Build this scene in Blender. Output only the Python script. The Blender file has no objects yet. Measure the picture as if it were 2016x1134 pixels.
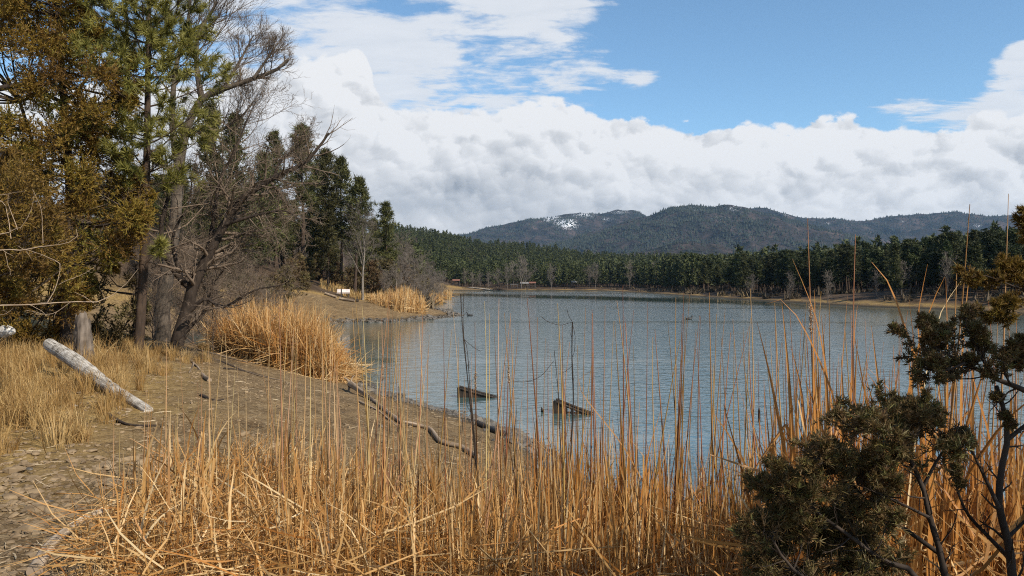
import bpy, math, random
import numpy as np
from mathutils import Vector, Matrix, Quaternion

R = math.radians
C = bpy.context.scene.collection
CAMZ = 3.5          # eye height above the water
F = 1560.0          # focal length in units of the 2016-wide photograph
HZ = 557.0          # row of the horizon
SUN_AZ, SUN_EL = R(131), R(39)      # azimuth clockwise from +Y

# ------------------------------------------------------------------ helpers
def rs(seed): return np.random.default_rng(seed)
def nrm(a): return a / np.maximum(np.linalg.norm(a, axis=-1, keepdims=True), 1e-9)
def sstep(a, b, x):
    t = np.clip((x - a) / (b - a), 0, 1); return t * t * (3 - 2 * t)
def at(px, py, d): return np.array([(px - 1008) / F * d, d, CAMZ - (py - HZ) / F * d])

class MB:
    """collects vertices, triangles and quads with one float per vertex"""
    def __init__(s): s.v = []; s.t = []; s.q = []; s.a = []; s.n = 0; s.mt = []; s.mq = []
    def add(s, v, tris=None, quads=None, a=0.5, m=0):
        v = np.asarray(v, float).reshape(-1, 3)
        if tris is not None and len(tris):
            t = np.asarray(tris).reshape(-1, 3) + s.n; s.t.append(t); s.mt.append(np.full(len(t), m))
        if quads is not None and len(quads):
            q = np.asarray(quads).reshape(-1, 4) + s.n; s.q.append(q); s.mq.append(np.full(len(q), m))
        s.v.append(v); s.a.append(np.broadcast_to(np.asarray(a, float), (len(v),)) if np.ndim(a) == 0 else np.asarray(a, float)); s.n += len(v)
        return s
    def arrays(s):
        V = np.concatenate(s.v); A = np.concatenate(s.a)
        T = np.concatenate(s.t) if s.t else np.zeros((0, 3), int)
        Q = np.concatenate(s.q) if s.q else np.zeros((0, 4), int)
        return V, T, Q, A
    def mesh(s, name, mats, origin=(0, 0, 0), smooth=False):
        V, T, Q, A = s.arrays()
        me = bpy.data.meshes.new(name)
        me.vertices.add(len(V)); me.vertices.foreach_set('co', (V - np.asarray(origin, float)).astype(np.float32).ravel())
        nl = len(T) * 3 + len(Q) * 4
        me.loops.add(nl); me.polygons.add(len(T) + len(Q))
        me.loops.foreach_set('vertex_index', np.concatenate([T.ravel(), Q.ravel()]).astype(np.int32))
        st = np.concatenate([np.arange(len(T)) * 3, len(T) * 3 + np.arange(len(Q)) * 4]).astype(np.int32)
        me.polygons.foreach_set('loop_start', st)
        mi = np.concatenate((s.mt or [np.zeros(0)]) + (s.mq or [np.zeros(0)])).astype(np.int32)
        me.polygons.foreach_set('material_index', mi)
        me.polygons.foreach_set('use_smooth', np.full(len(mi), smooth))
        at_ = me.attributes.new('v', 'FLOAT', 'POINT'); at_.data.foreach_set('value', A.astype(np.float32))
        me.update(calc_edges=True)
        for m in (mats if isinstance(mats, (list, tuple)) else [mats]): me.materials.append(m)
        return me
    def build(s, name, mats, parent=None, origin=(0, 0, 0), smooth=False):
        o = bpy.data.objects.new(name, s.mesh(name, mats, origin, smooth)); C.objects.link(o)
        if parent is not None: o.parent = parent
        else: o.location = origin
        return o

def tag(o, label=None, cat=None, group=None, kind=None):
    if label: o['label'] = label
    if cat: o['category'] = cat
    if group: o['group'] = group
    if kind: o['kind'] = kind
    return o
def thing(name, label, cat, loc, rz=0, group=None):
    o = bpy.data.objects.new(name, None); C.objects.link(o); o.empty_display_size = .2
    o.location = loc; o.rotation_euler = (0, 0, rz)
    return tag(o, label, cat, group)
def copy_thing(root, loc, rz, sc, label=None, group=None):
    r = root.copy(); C.objects.link(r); r.location = loc; r.rotation_euler = (0, 0, rz); r.scale = (sc[0], sc[0], sc[1])
    if label: r['label'] = label
    if group: r['group'] = group
    for ch in list(root.children):
        c = ch.copy(); C.objects.link(c); c.parent = r
        for g in ch.children:
            d = g.copy(); C.objects.link(d); d.parent = c
    return r

def resample(pts, K):
    """smooth polyline through pts with K points"""
    p = np.asarray(pts, float); n = len(p)
    if n == 2: return p[0] + (p[1] - p[0]) * np.linspace(0, 1, K)[:, None]
    q = np.vstack([2 * p[0] - p[1], p, 2 * p[-1] - p[-2]])
    L = np.concatenate([[0], np.cumsum(np.linalg.norm(np.diff(p, axis=0), axis=1))]); s = np.linspace(0, L[-1], K)
    i = np.clip(np.searchsorted(L, s, 'right') - 1, 0, n - 2); t = ((s - L[i]) / np.maximum(L[i + 1] - L[i], 1e-9))[:, None]
    a, b, c, d = q[i], q[i + 1], q[i + 2], q[i + 3]
    return .5 * ((2 * b) + (c - a) * t + (2 * a - 5 * b + 4 * c - d) * t ** 2 + (3 * b - a - 3 * c + d) * t ** 3)

def tubes(mb, P, rad, S=5, a=.5, m=0, cap=False):
    """P (N,K,3), rad (N,K)"""
    P = np.asarray(P, float)
    if P.ndim == 2: P = P[None]; rad = np.asarray(rad, float)[None]
    N, K = P.shape[:2]
    T = nrm(np.gradient(P, axis=1)); mean = np.abs(nrm(P[:, -1] - P[:, 0]))
    ref = np.eye(3)[np.argmin(mean, axis=1)][:, None, :]
    n = nrm(np.cross(T, ref)); b = np.cross(T, n)
    ang = np.arange(S) * 2 * math.pi / S
    ring = P[:, :, None] + rad[:, :, None, None] * (np.cos(ang)[:, None] * n[:, :, None] + np.sin(ang)[:, None] * b[:, :, None])
    k, s_ = np.meshgrid(np.arange(K - 1), np.arange(S), indexing='ij'); s2 = (s_ + 1) % S
    q = np.stack([k * S + s_, k * S + s2, (k + 1) * S + s2, (k + 1) * S + s_], -1).reshape(-1, 4)
    Q = (q[None] + (np.arange(N) * K * S)[:, None, None]).reshape(-1, 4)
    A = np.repeat(np.broadcast_to(np.asarray(a, float), (N,)), K * S)
    V = ring.reshape(-1, 3)
    base = mb.n
    mb.add(V, quads=Q, a=A, m=m)
    if cap:
        for i in range(N):
            for kk, fl in ((0, 1), (K - 1, 0)):
                o = i * K * S + kk * S; r_ = ring[i, kk]; c = r_.mean(0)
                tr = [[S, j, (j + 1) % S] if not fl else [S, (j + 1) % S, j] for j in range(S)]
                mb.add(np.vstack([r_, c]), tris=tr, a=A[o], m=m)

def ribbons(mb, P, side, w, a=.5, m=0):
    """P (N,K,3), side (N,3) or (N,K,3), w (N,K)"""
    N, K = P.shape[:2]
    if side.ndim == 2: side = side[:, None, :]
    o = side * (w[..., None] * .5)
    V = np.stack([P - o, P + o], 2).reshape(N, K * 2, 3)
    k = np.arange(K - 1); q = np.stack([2 * k, 2 * k + 1, 2 * k + 3, 2 * k + 2], -1)
    Q = (q[None] + (np.arange(N) * K * 2)[:, None, None]).reshape(-1, 4)
    mb.add(V.reshape(-1, 3), quads=Q, a=np.repeat(np.broadcast_to(np.asarray(a, float), (N,)), 2 * K), m=m)

def blades(mb, base, d, L, w, rng, a=.5, m=0):
    """triangles from base along d (both (N,3)), lengths and widths (N,)"""
    N = len(base); side = nrm(np.cross(d, rng.normal(size=(N, 3))))
    hw = (np.broadcast_to(w, (N,)) * .5)[:, None]; tip = base + d * np.broadcast_to(L, (N,))[:, None]
    V = np.stack([base - side * hw, base + side * hw, tip], 1).reshape(-1, 3)
    mb.add(V, tris=np.arange(3 * N).reshape(N, 3), a=np.repeat(np.broadcast_to(np.asarray(a, float), (N,)), 3), m=m)

def sprout(P, rad, n, rng, t0=.25, t1=1., ang=45, asd=12, lr=.55, K=5, wob=.12, trop=.03, rmul=.55, rmin=.0015, flat=0., lref=None):
    """children of every path: returns paths and radii one level down"""
    N, KP = P.shape[:2]
    t = (np.arange(n)[None] + rng.random((N, n))) / n * (t1 - t0) + t0
    f = t * (KP - 1); i = np.clip(f.astype(int), 0, KP - 2); fr = (f - i)[..., None]
    ii = np.arange(N)[:, None]
    pos = P[ii, i] * (1 - fr) + P[ii, i + 1] * fr
    tan = nrm(P[ii, i + 1] - P[ii, i]); r0 = rad[ii, i] * (1 - fr[..., 0]) + rad[ii, i + 1] * fr[..., 0]
    L = np.linalg.norm(np.diff(P, axis=1), axis=2).sum(1)[:, None]
    if lref: L = np.minimum(L, lref)
    ln = L * lr * rng.uniform(.6, 1.25, (N, n)) * (1.15 - .55 * t)
    rv = rng.normal(size=(N, n, 3)); rv[..., 2] *= (1 - flat)
    perp = nrm(rv - (rv * tan).sum(-1, keepdims=True) * tan)
    th = np.radians(rng.normal(ang, asd, (N, n)))[..., None]
    d = nrm(tan * np.cos(th) + perp * np.sin(th)).reshape(-1, 3)
    pos = pos.reshape(-1, 3); ln = ln.reshape(-1); M = len(pos)
    out = np.empty((M, K, 3)); out[:, 0] = pos
    for k in range(1, K):
        d = nrm(d + wob * rng.normal(size=(M, 3)) + np.array([0, 0, trop]))
        out[:, k] = out[:, k - 1] + d * (ln / (K - 1))[:, None]
    r0 = np.maximum(r0.reshape(-1) * rmul, rmin)
    return out, r0[:, None] * np.linspace(1, .35, K)[None]

# value noise for the ground
_G = rs(99).random((256, 256))
def vnoise(x, y):
    xi = np.floor(x).astype(int); yi = np.floor(y).astype(int); fx = x - xi; fy = y - yi
    fx = fx * fx * (3 - 2 * fx); fy = fy * fy * (3 - 2 * fy)
    g = lambda a, b: _G[a % 256, b % 256]
    return (g(xi, yi) * (1 - fx) + g(xi + 1, yi) * fx) * (1 - fy) + (g(xi, yi + 1) * (1 - fx) + g(xi + 1, yi + 1) * fx) * fy
def fbm(x, y, o=4):
    s = 0; a = .5
    for k in range(o): s = s + a * (vnoise(x * 2 ** k + 17 * k, y * 2 ** k + 31 * k) - .5); a *= .5
    return s

# ------------------------------------------------------------------ materials
def new_mat(name):
    m = bpy.data.materials.new(name); m.use_nodes = True; nt = m.node_tree
    for n in list(nt.nodes): nt.nodes.remove(n)
    out = nt.nodes.new('ShaderNodeOutputMaterial'); return m, nt, out
def nd(nt, t, **kw):
    n = nt.nodes.new(t)
    for k, v in kw.items():
        if k.startswith('i_'):
            key = k[2:]; key = int(key) if key.isdigit() else key.replace('_', ' '); n.inputs[key].default_value = v
        else: setattr(n, k, v)
    return n
def ramp(nt, stops):
    r = nt.nodes.new('ShaderNodeValToRGB'); e = r.color_ramp.elements
    while len(e) < len(stops): e.new(.5)
    for el, (p, c) in zip(e, stops): el.position = p; el.color = (*c, 1)
    return r
def leaf_mat(name, stops, rough=.6, trans=.25, objvar=.0, spec=.3):
    """colour from the per-blade attribute, light partly passing through"""
    m, nt, out = new_mat(name); L = nt.links.new
    at_ = nd(nt, 'ShaderNodeAttribute', attribute_name='v'); rp = ramp(nt, stops); L(at_.outputs['Fac'], rp.inputs[0])
    col = rp.outputs[0]
    if objvar:
        oi = nd(nt, 'ShaderNodeObjectInfo'); hs = nd(nt, 'ShaderNodeHueSaturation')
        mr = nd(nt, 'ShaderNodeMapRange', i_3=1 - objvar, i_4=1 + objvar); L(oi.outputs['Random'], mr.inputs[0]); L(mr.outputs[0], hs.inputs['Value'])
        m2 = nd(nt, 'ShaderNodeMath', operation='MULTIPLY', i_1=7.31); L(oi.outputs['Random'], m2.inputs[0]); m3 = nd(nt, 'ShaderNodeMath', operation='FRACT'); L(m2.outputs[0], m3.inputs[0])
        mr2 = nd(nt, 'ShaderNodeMapRange', i_3=.5 - .035 * objvar / .3, i_4=.5 + .02); L(m3.outputs[0], mr2.inputs[0]); L(mr2.outputs[0], hs.inputs['Hue'])
        L(col, hs.inputs['Color']); col = hs.outputs[0]
    b = nd(nt, 'ShaderNodeBsdfPrincipled', i_Roughness=rough); b.inputs['Specular IOR Level'].default_value = spec
    L(col, b.inputs['Base Color'])
    if trans:
        t = nd(nt, 'ShaderNodeBsdfTranslucent'); L(col, t.inputs['Color']); mx = nd(nt, 'ShaderNodeMixShader', i_0=trans)
        L(b.outputs[0], mx.inputs[1]); L(t.outputs[0], mx.inputs[2]); L(mx.outputs[0], out.inputs[0])
    else: L(b.outputs[0], out.inputs[0])
    return m
def bark_mat(name, c1, c2, scale=14, stretch=.25, bump=.6, rough=.85):
    m, nt, out = new_mat(name); L = nt.links.new
    tc = nd(nt, 'ShaderNodeTexCoord'); mp = nd(nt, 'ShaderNodeMapping'); mp.inputs['Scale'].default_value = (1, 1, stretch); L(tc.outputs['Object'], mp.inputs[0])
    n1 = nd(nt, 'ShaderNodeTexNoise', i_Scale=scale, i_Detail=6.); L(mp.outputs[0], n1.inputs['Vector'])
    n2 = nd(nt, 'ShaderNodeTexNoise', i_Scale=scale * .18, i_Detail=3.); L(tc.outputs['Object'], n2.inputs['Vector'])
    ad = nd(nt, 'ShaderNodeMath', operation='ADD'); L(n1.outputs[0], ad.inputs[0]); L(n2.outputs[0], ad.inputs[1])
    ml = nd(nt, 'ShaderNodeMath', operation='MULTIPLY', i_1=.5); L(ad.outputs[0], ml.inputs[0])
    rp = ramp(nt, [(.36, c1), (.64, c2)]); L(ml.outputs[0], rp.inputs[0])
    b = nd(nt, 'ShaderNodeBsdfPrincipled', i_Roughness=rough); b.inputs['Specular IOR Level'].default_value = .2
    bp = nd(nt, 'ShaderNodeBump', i_Strength=bump, i_Distance=.02); L(n1.outputs[0], bp.inputs['Height']); L(bp.outputs[0], b.inputs['Normal'])
    L(rp.outputs[0], b.inputs['Base Color']); L(b.outputs[0], out.inputs[0]); return m

M = {}
M['reed'] = leaf_mat('dry_reed', [(0, (.21, .098, .028)), (.3, (.38, .188, .054)), (.65, (.52, .298, .104)), (1, (.66, .47, .235))], .5, .3)
M['reed_orange'] = leaf_mat('orange_reed', [(0, (.24, .095, .022)), (.5, (.42, .178, .040)), (1, (.54, .30, .095))], .5, .3)
M['reed_pale'] = leaf_mat('pale_reed', [(0, (.34, .19, .065)), (.6, (.54, .35, .15)), (1, (.70, .54, .31))], .5, .25)
M['stalk'] = leaf_mat('reed_stalk', [(0, (.15, .062, .022)), (.5, (.29, .145, .048)), (1, (.42, .26, .10))], .45, .12, .25)
M['fluff'] = leaf_mat('seed_fluff', [(0, (.20, .10, .05)), (1, (.60, .48, .33))], .8, .2)
M['dark_head'] = leaf_mat('seed_head_dark', [(0, (.05, .025, .015)), (1, (.08, .04, .02))], .8, 0)
M['grass'] = leaf_mat('dry_grass', [(0, (.19, .098, .030)), (.5, (.36, .215, .070)), (1, (.52, .365, .16))], .6, .3)
M['juniper'] = leaf_mat('juniper_scale', [(0, (.125, .066, .014)), (.35, (.21, .122, .020)), (.7, (.25, .175, .027)), (1, (.19, .175, .034))], .65, .3)
M['juniper_gold'] = leaf_mat('juniper_gold', [(0, (.105, .056, .012)), (.5, (.18, .106, .018)), (1, (.19, .150, .028))], .65, .25)
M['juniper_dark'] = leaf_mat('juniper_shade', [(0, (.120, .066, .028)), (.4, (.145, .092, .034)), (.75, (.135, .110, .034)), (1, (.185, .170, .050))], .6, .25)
M['needle'] = leaf_mat('pine_needle_near', [(0, (.075, .078, .020)), (.5, (.20, .185, .040)), (1, (.31, .28, .070))], .5, .3)
M['pine_mid'] = leaf_mat('pine_needle_mid', [(0, (.034, .036, .012)), (.5, (.070, .073, .019)), (1, (.135, .132, .036))], .6, .2, .3)
M['pine_far'] = leaf_mat('pine_needle_far', [(0, (.022, .028, .010)), (.5, (.039, .048, .014)), (1, (.066, .076, .022))], .7, .15, .3)
M['mtn_tree'] = leaf_mat('mountain_needle', [(0, (.018, .025, .018)), (.6, (.027, .034, .022)), (1, (.046, .048, .030))], .8, 0)
M['shrub'] = leaf_mat('brown_shrub', [(0, (.07, .045, .02)), (.5, (.11, .075, .03)), (1, (.14, .12, .045))], .7, .15, .2)
M['bark_dark'] = bark_mat('bark_dark', (.016, .011, .008), (.058, .042, .031))
M['bark_pine'] = bark_mat('bark_pine', (.024, .016, .011), (.085, .056, .038), 10)
M['bark_grey'] = bark_mat('bark_grey', (.10, .085, .068), (.26, .22, .18))
M['bark_brown'] = bark_mat('bark_brown', (.040, .031, .024), (.135, .108, .082))
M['twig_grey'] = bark_mat('twig_grey', (.09, .075, .062), (.20, .165, .135), 5, 1, 0)
M['twig_brown'] = bark_mat('twig_brown', (.085, .060, .042), (.205, .152, .108), 5, 1, 0)
M['twig_pale'] = bark_mat('twig_pale', (.24, .17, .11), (.48, .36, .25), 9, 1, .2)
M['dead_wood'] = leaf_mat('weathered_wood', [(.12, (.045, .034, .026)), (.30, (.19, .158, .128)), (.5, (.38, .335, .28)), (.85, (.54, .495, .43))], .8, 0)
M['drift'] = leaf_mat('driftwood', [(.12, (.05, .034, .023)), (.35, (.175, .125, .082)), (.6, (.30, .225, .155)), (.9, (.43, .34, .245))], .8, 0)
M['stump'] = bark_mat('stump_wood', (.050, .038, .029), (.20, .160, .125), 16, .08, 1.)
M['wet_wood'] = bark_mat('wet_timber', (.010, .008, .007), (.045, .036, .028), 14, .3, .8, .5)
M['stone'] = bark_mat('stone', (.11, .075, .042), (.29, .208, .122), 9, 1, .5)
M['stone_dark'] = bark_mat('stone_wet', (.055, .047, .038), (.15, .13, .105), 9, 1, .5, .5)
M['stone_white'] = bark_mat('stone_white', (.32, .30, .275), (.58, .565, .54), 9, 1, .8)

def plain(name, col, rough=.6):
    m, nt, out = new_mat(name); n = nd(nt, 'ShaderNodeTexNoise', i_Scale=6., i_Detail=5.); tc = nd(nt, 'ShaderNodeTexCoord'); nt.links.new(tc.outputs['Object'], n.inputs['Vector'])
    rp = ramp(nt, [(.3, tuple(c * .75 for c in col)), (.7, col)]); nt.links.new(n.outputs[0], rp.inputs[0])
    b = nd(nt, 'ShaderNodeBsdfPrincipled', i_Roughness=rough); nt.links.new(rp.outputs[0], b.inputs['Base Color']); nt.links.new(b.outputs[0], out.inputs[0]); return m
M['white_paint'] = plain('white_paint', (.66, .57, .53)); M['dark_post'] = plain('dark_post', (.05, .04, .035))
M['red_roof'] = plain('red_roof', (.20, .085, .055)); M['grey_roof'] = plain('grey_roof', (.22, .21, .20)); M['duck'] = plain('duck_plumage', (.03, .028, .026))

# ------------------------------------------------------------------ terrain
SHORE = np.array([(1.5, 12.6), (2.0, 10.6), (4, 9.3), (9, 8.4), (16, 9), (26, 14), (40, 30), (50, 58), (54, 80), (57, 104), (51, 117), (49, 145), (47.6, 176), (46, 250), (39, 362),
                  (10, 378), (-14, 372), (-29, 364), (-23, 290), (-14, 204), (-19, 172), (-11.5, 137), (-13.5, 116), (-9.5, 104), (-5.4, 84), (-8, 76), (-11, 71.5), (-16, 69.5), (-19.5, 66), (-21.5, 60),
                  (-20.5, 50), (-17, 43), (-12, 37.5), (-9, 34), (-6.5, 30.4), (-5.0, 27.6), (-3.1, 23.4), (-1.5, 21.4), (-.35, 19.3), (.86, 16.4)], float)
def shore_dist(x, y):
    """signed distance to the waterline: positive on land"""
    x = np.asarray(x, float); y = np.asarray(y, float); d2 = np.full(x.shape, 1e18); ins = np.zeros(x.shape, bool)
    n = len(SHORE)
    for i in range(n):
        ax, ay = SHORE[i]; bx, by = SHORE[(i + 1) % n]; ex, ey = bx - ax, by - ay
        t = np.clip(((x - ax) * ex + (y - ay) * ey) / (ex * ex + ey * ey), 0, 1)
        d2 = np.minimum(d2, (x - ax - t * ex) ** 2 + (y - ay - t * ey) ** 2)
        c = (ay > y) != (by > y); ins ^= c & (x < ex * (y - ay) / (ey if abs(ey) > 1e-9 else 1e-9) + ax)
    return np.where(ins, -1, 1) * np.sqrt(d2)
HA = np.array([(-1.6, 36), (-.3, 36), (-.1, 37), (0, 34), (.06, 28), (.12, 22), (.25, 18), (.42, 12), (.57, 9), (1.6, 9)])
def gz(x, y):
    x = np.asarray(x, float); y = np.asarray(y, float)
    d = shore_dist(x, y); r = np.hypot(x, y)
    dd = d + fbm(x * .55, y * .55, 4) * np.clip(r * .02, .35, 2.5)
    land = .23 * np.minimum(dd, 6.2) + .07 * np.clip(dd - 6.2, 0, 40)
    land = np.where(y > 140, .10 * np.minimum(dd, 12) + .03 * np.clip(dd - 12, 0, 40), land)
    left = 22 * (1 - np.exp(-np.maximum(0, -x - 14 - 2.6 * sstep(50, 66, y) - .02 * np.maximum(y - 90, 0)) * .25 / 22)) * sstep(4, 14, d)
    hill = np.interp(np.arctan2(x, np.maximum(y, 1)), HA[:, 0], HA[:, 1]) * sstep(15, 520, d) * sstep(60, 260, y)
    rough = fbm(x * 1.7, y * 1.7, 4) * .10 + fbm(x * 6.5 + 5, y * 6.5, 3) * .045 * np.exp(-r / 40)
    big = fbm(x * .012, y * .012, 3) * 9 * sstep(30, 300, d)
    h = np.where(dd > 0, land + left + hill + big + rough * np.clip(dd, 0, 1), np.maximum(dd * .3, -3.))
    return h
def g1(x, y): return float(gz(np.array([x]), np.array([y]))[0])
_D = np.geomspace(2.2, 700, 900)
def ground(px, py):
    """the point of the ground seen along a direction"""
    z = gz((px - 1008) / F * _D, _D); ray = CAMZ - (py - HZ) / F * _D
    i = int(np.argmax(ray <= np.maximum(z, 0))); d = _D[i]; return np.array([(px - 1008) / F * d, d, max(0, g1((px - 1008) / F * d, d))])

def build_ground():
    th = np.concatenate([np.linspace(-math.pi, -.80, 40)[:-1], np.linspace(-.80, .80, 560), np.linspace(.80, math.pi, 40)[1:]])
    rr = np.concatenate([[.05], np.geomspace(1.2, 7500, 560)])
    TH, RR = np.meshgrid(th, rr, indexing='ij'); X = RR * np.sin(TH); Y = RR * np.cos(TH); Z = gz(X, Y)
    n, k = X.shape; V = np.stack([X, Y, Z], -1).reshape(-1, 3)
    i, j = np.meshgrid(np.arange(n - 1), np.arange(k - 1), indexing='ij')
    Q = np.stack([i * k + j, (i + 1) * k + j, (i + 1) * k + j + 1, i * k + j + 1], -1).reshape(-1, 4)[:, ::-1]
    d = shore_dist(X, Y)
    zone = sstep(5.5, 9, d + fbm(X * .4, Y * .4) * 5) * sstep(0, 1, (-X - 4.2) + fbm(X * .6 + 9, Y * .6) * 3) * (Y < 60)      # dry grass and litter
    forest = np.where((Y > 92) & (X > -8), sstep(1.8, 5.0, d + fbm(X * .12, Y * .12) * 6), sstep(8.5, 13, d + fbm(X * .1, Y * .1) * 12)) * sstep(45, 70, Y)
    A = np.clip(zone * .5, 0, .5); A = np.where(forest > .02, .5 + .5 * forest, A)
    mb = MB(); mb.add(V, quads=Q, a=A.reshape(-1))
    m, nt, out = new_mat('lake_shore_soil'); L = nt.links.new
    geo = nd(nt, 'ShaderNodeNewGeometry'); at_ = nd(nt, 'ShaderNodeAttribute', attribute_name='v')
    def noi(s, det=5., rough=.6):
        q = nd(nt, 'ShaderNodeTexNoise', i_Scale=s, i_Detail=det, i_Roughness=rough); L(geo.outputs['Position'], q.inputs['Vector']); return q.outputs[0]
    def vor(s, out='Color'):
        q = nd(nt, 'ShaderNodeTexVoronoi', i_Scale=s); L(geo.outputs['Position'], q.inputs['Vector']); return q.outputs[out]
    def mix(f, a, b, bt='MIX'):
        q = nd(nt, 'ShaderNodeMix', data_type='RGBA', blend_type=bt)
        for s, v in ((0, f), (6, a), (7, b)):
            if hasattr(v, 'is_linked'): L(v, q.inputs[s])
            else: q.inputs[s].default_value = v if s == 0 else (*v, 1)
        return q.outputs[2]
    def rmp(f, stops): q = ramp(nt, stops); L(f, q.inputs[0]); return q.outputs[0]
    soil = rmp(noi(1.1, 8., .65), [(.30, (.105, .062, .026)), (.5, (.200, .124, .055)), (.72, (.29, .190, .092))])
    # small stones: every cell its own tone
    bw = nd(nt, 'ShaderNodeSeparateColor'); L(vor(38), bw.inputs[0]); peb = rmp(bw.outputs[0], [(0, (.035, .023, .012)), (.5, (.150, .104, .053)), (1, (.40, .31, .18))])
    soil = mix(.42, soil, peb)
    bw2 = nd(nt, 'ShaderNodeSeparateColor'); L(vor(11), bw2.inputs[0]); peb2 = rmp(bw2.outputs[1], [(0, (.04, .027, .014)), (.6, (.19, .135, .070)), (1, (.42, .33, .20))])
    patch = rmp(noi(.7, 4.), [(.46, (0, 0, 0)), (.58, (1, 1, 1))]); soil = mix(patch, soil, mix(.28, soil, peb2))
    soil = mix(.75, soil, rmp(noi(2.6, 6., .7), [(.34, (.45, .42, .40)), (.6, (1, 1, 1))]), 'MULTIPLY')
    litter = rmp(noi(5., 8., .75), [(.32, (.10, .062, .022)), (.5, (.24, .155, .055)), (.68, (.40, .28, .12))])
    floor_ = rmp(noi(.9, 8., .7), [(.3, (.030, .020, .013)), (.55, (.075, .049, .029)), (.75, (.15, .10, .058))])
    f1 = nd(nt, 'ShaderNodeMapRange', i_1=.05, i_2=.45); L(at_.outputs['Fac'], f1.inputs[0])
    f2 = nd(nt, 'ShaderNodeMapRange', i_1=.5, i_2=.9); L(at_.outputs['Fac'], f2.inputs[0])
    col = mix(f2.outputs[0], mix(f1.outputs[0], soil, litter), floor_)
    sx = nd(nt, 'ShaderNodeSeparateXYZ'); L(geo.outputs['Position'], sx.inputs[0])
    wz = nd(nt, 'ShaderNodeMapRange', i_1=.10, i_2=.32, i_3=1., i_4=0.); L(sx.outputs[2], wz.inputs[0])
    col = mix(wz.outputs[0], col, (.045, .036, .024))
    b = nd(nt, 'ShaderNodeBsdfPrincipled', i_Roughness=.9); b.inputs['Specular IOR Level'].default_value = .15; L(col, b.inputs['Base Color'])
    hs = nd(nt, 'ShaderNodeMath', operation='ADD'); L(noi(9., 8., .7), hs.inputs[0]); vd = nd(nt, 'ShaderNodeMath', operation='MULTIPLY', i_1=-.22); L(vor(26, 'Distance'), vd.inputs[0]); L(vd.outputs[0], hs.inputs[1])
    bp = nd(nt, 'ShaderNodeBump', i_Strength=.9, i_Distance=.06); L(hs.outputs[0], bp.inputs['Height']); L(bp.outputs[0], b.inputs['Normal'])
    L(b.outputs[0], out.inputs[0])
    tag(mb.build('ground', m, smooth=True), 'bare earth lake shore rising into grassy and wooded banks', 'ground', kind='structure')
build_ground()

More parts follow.
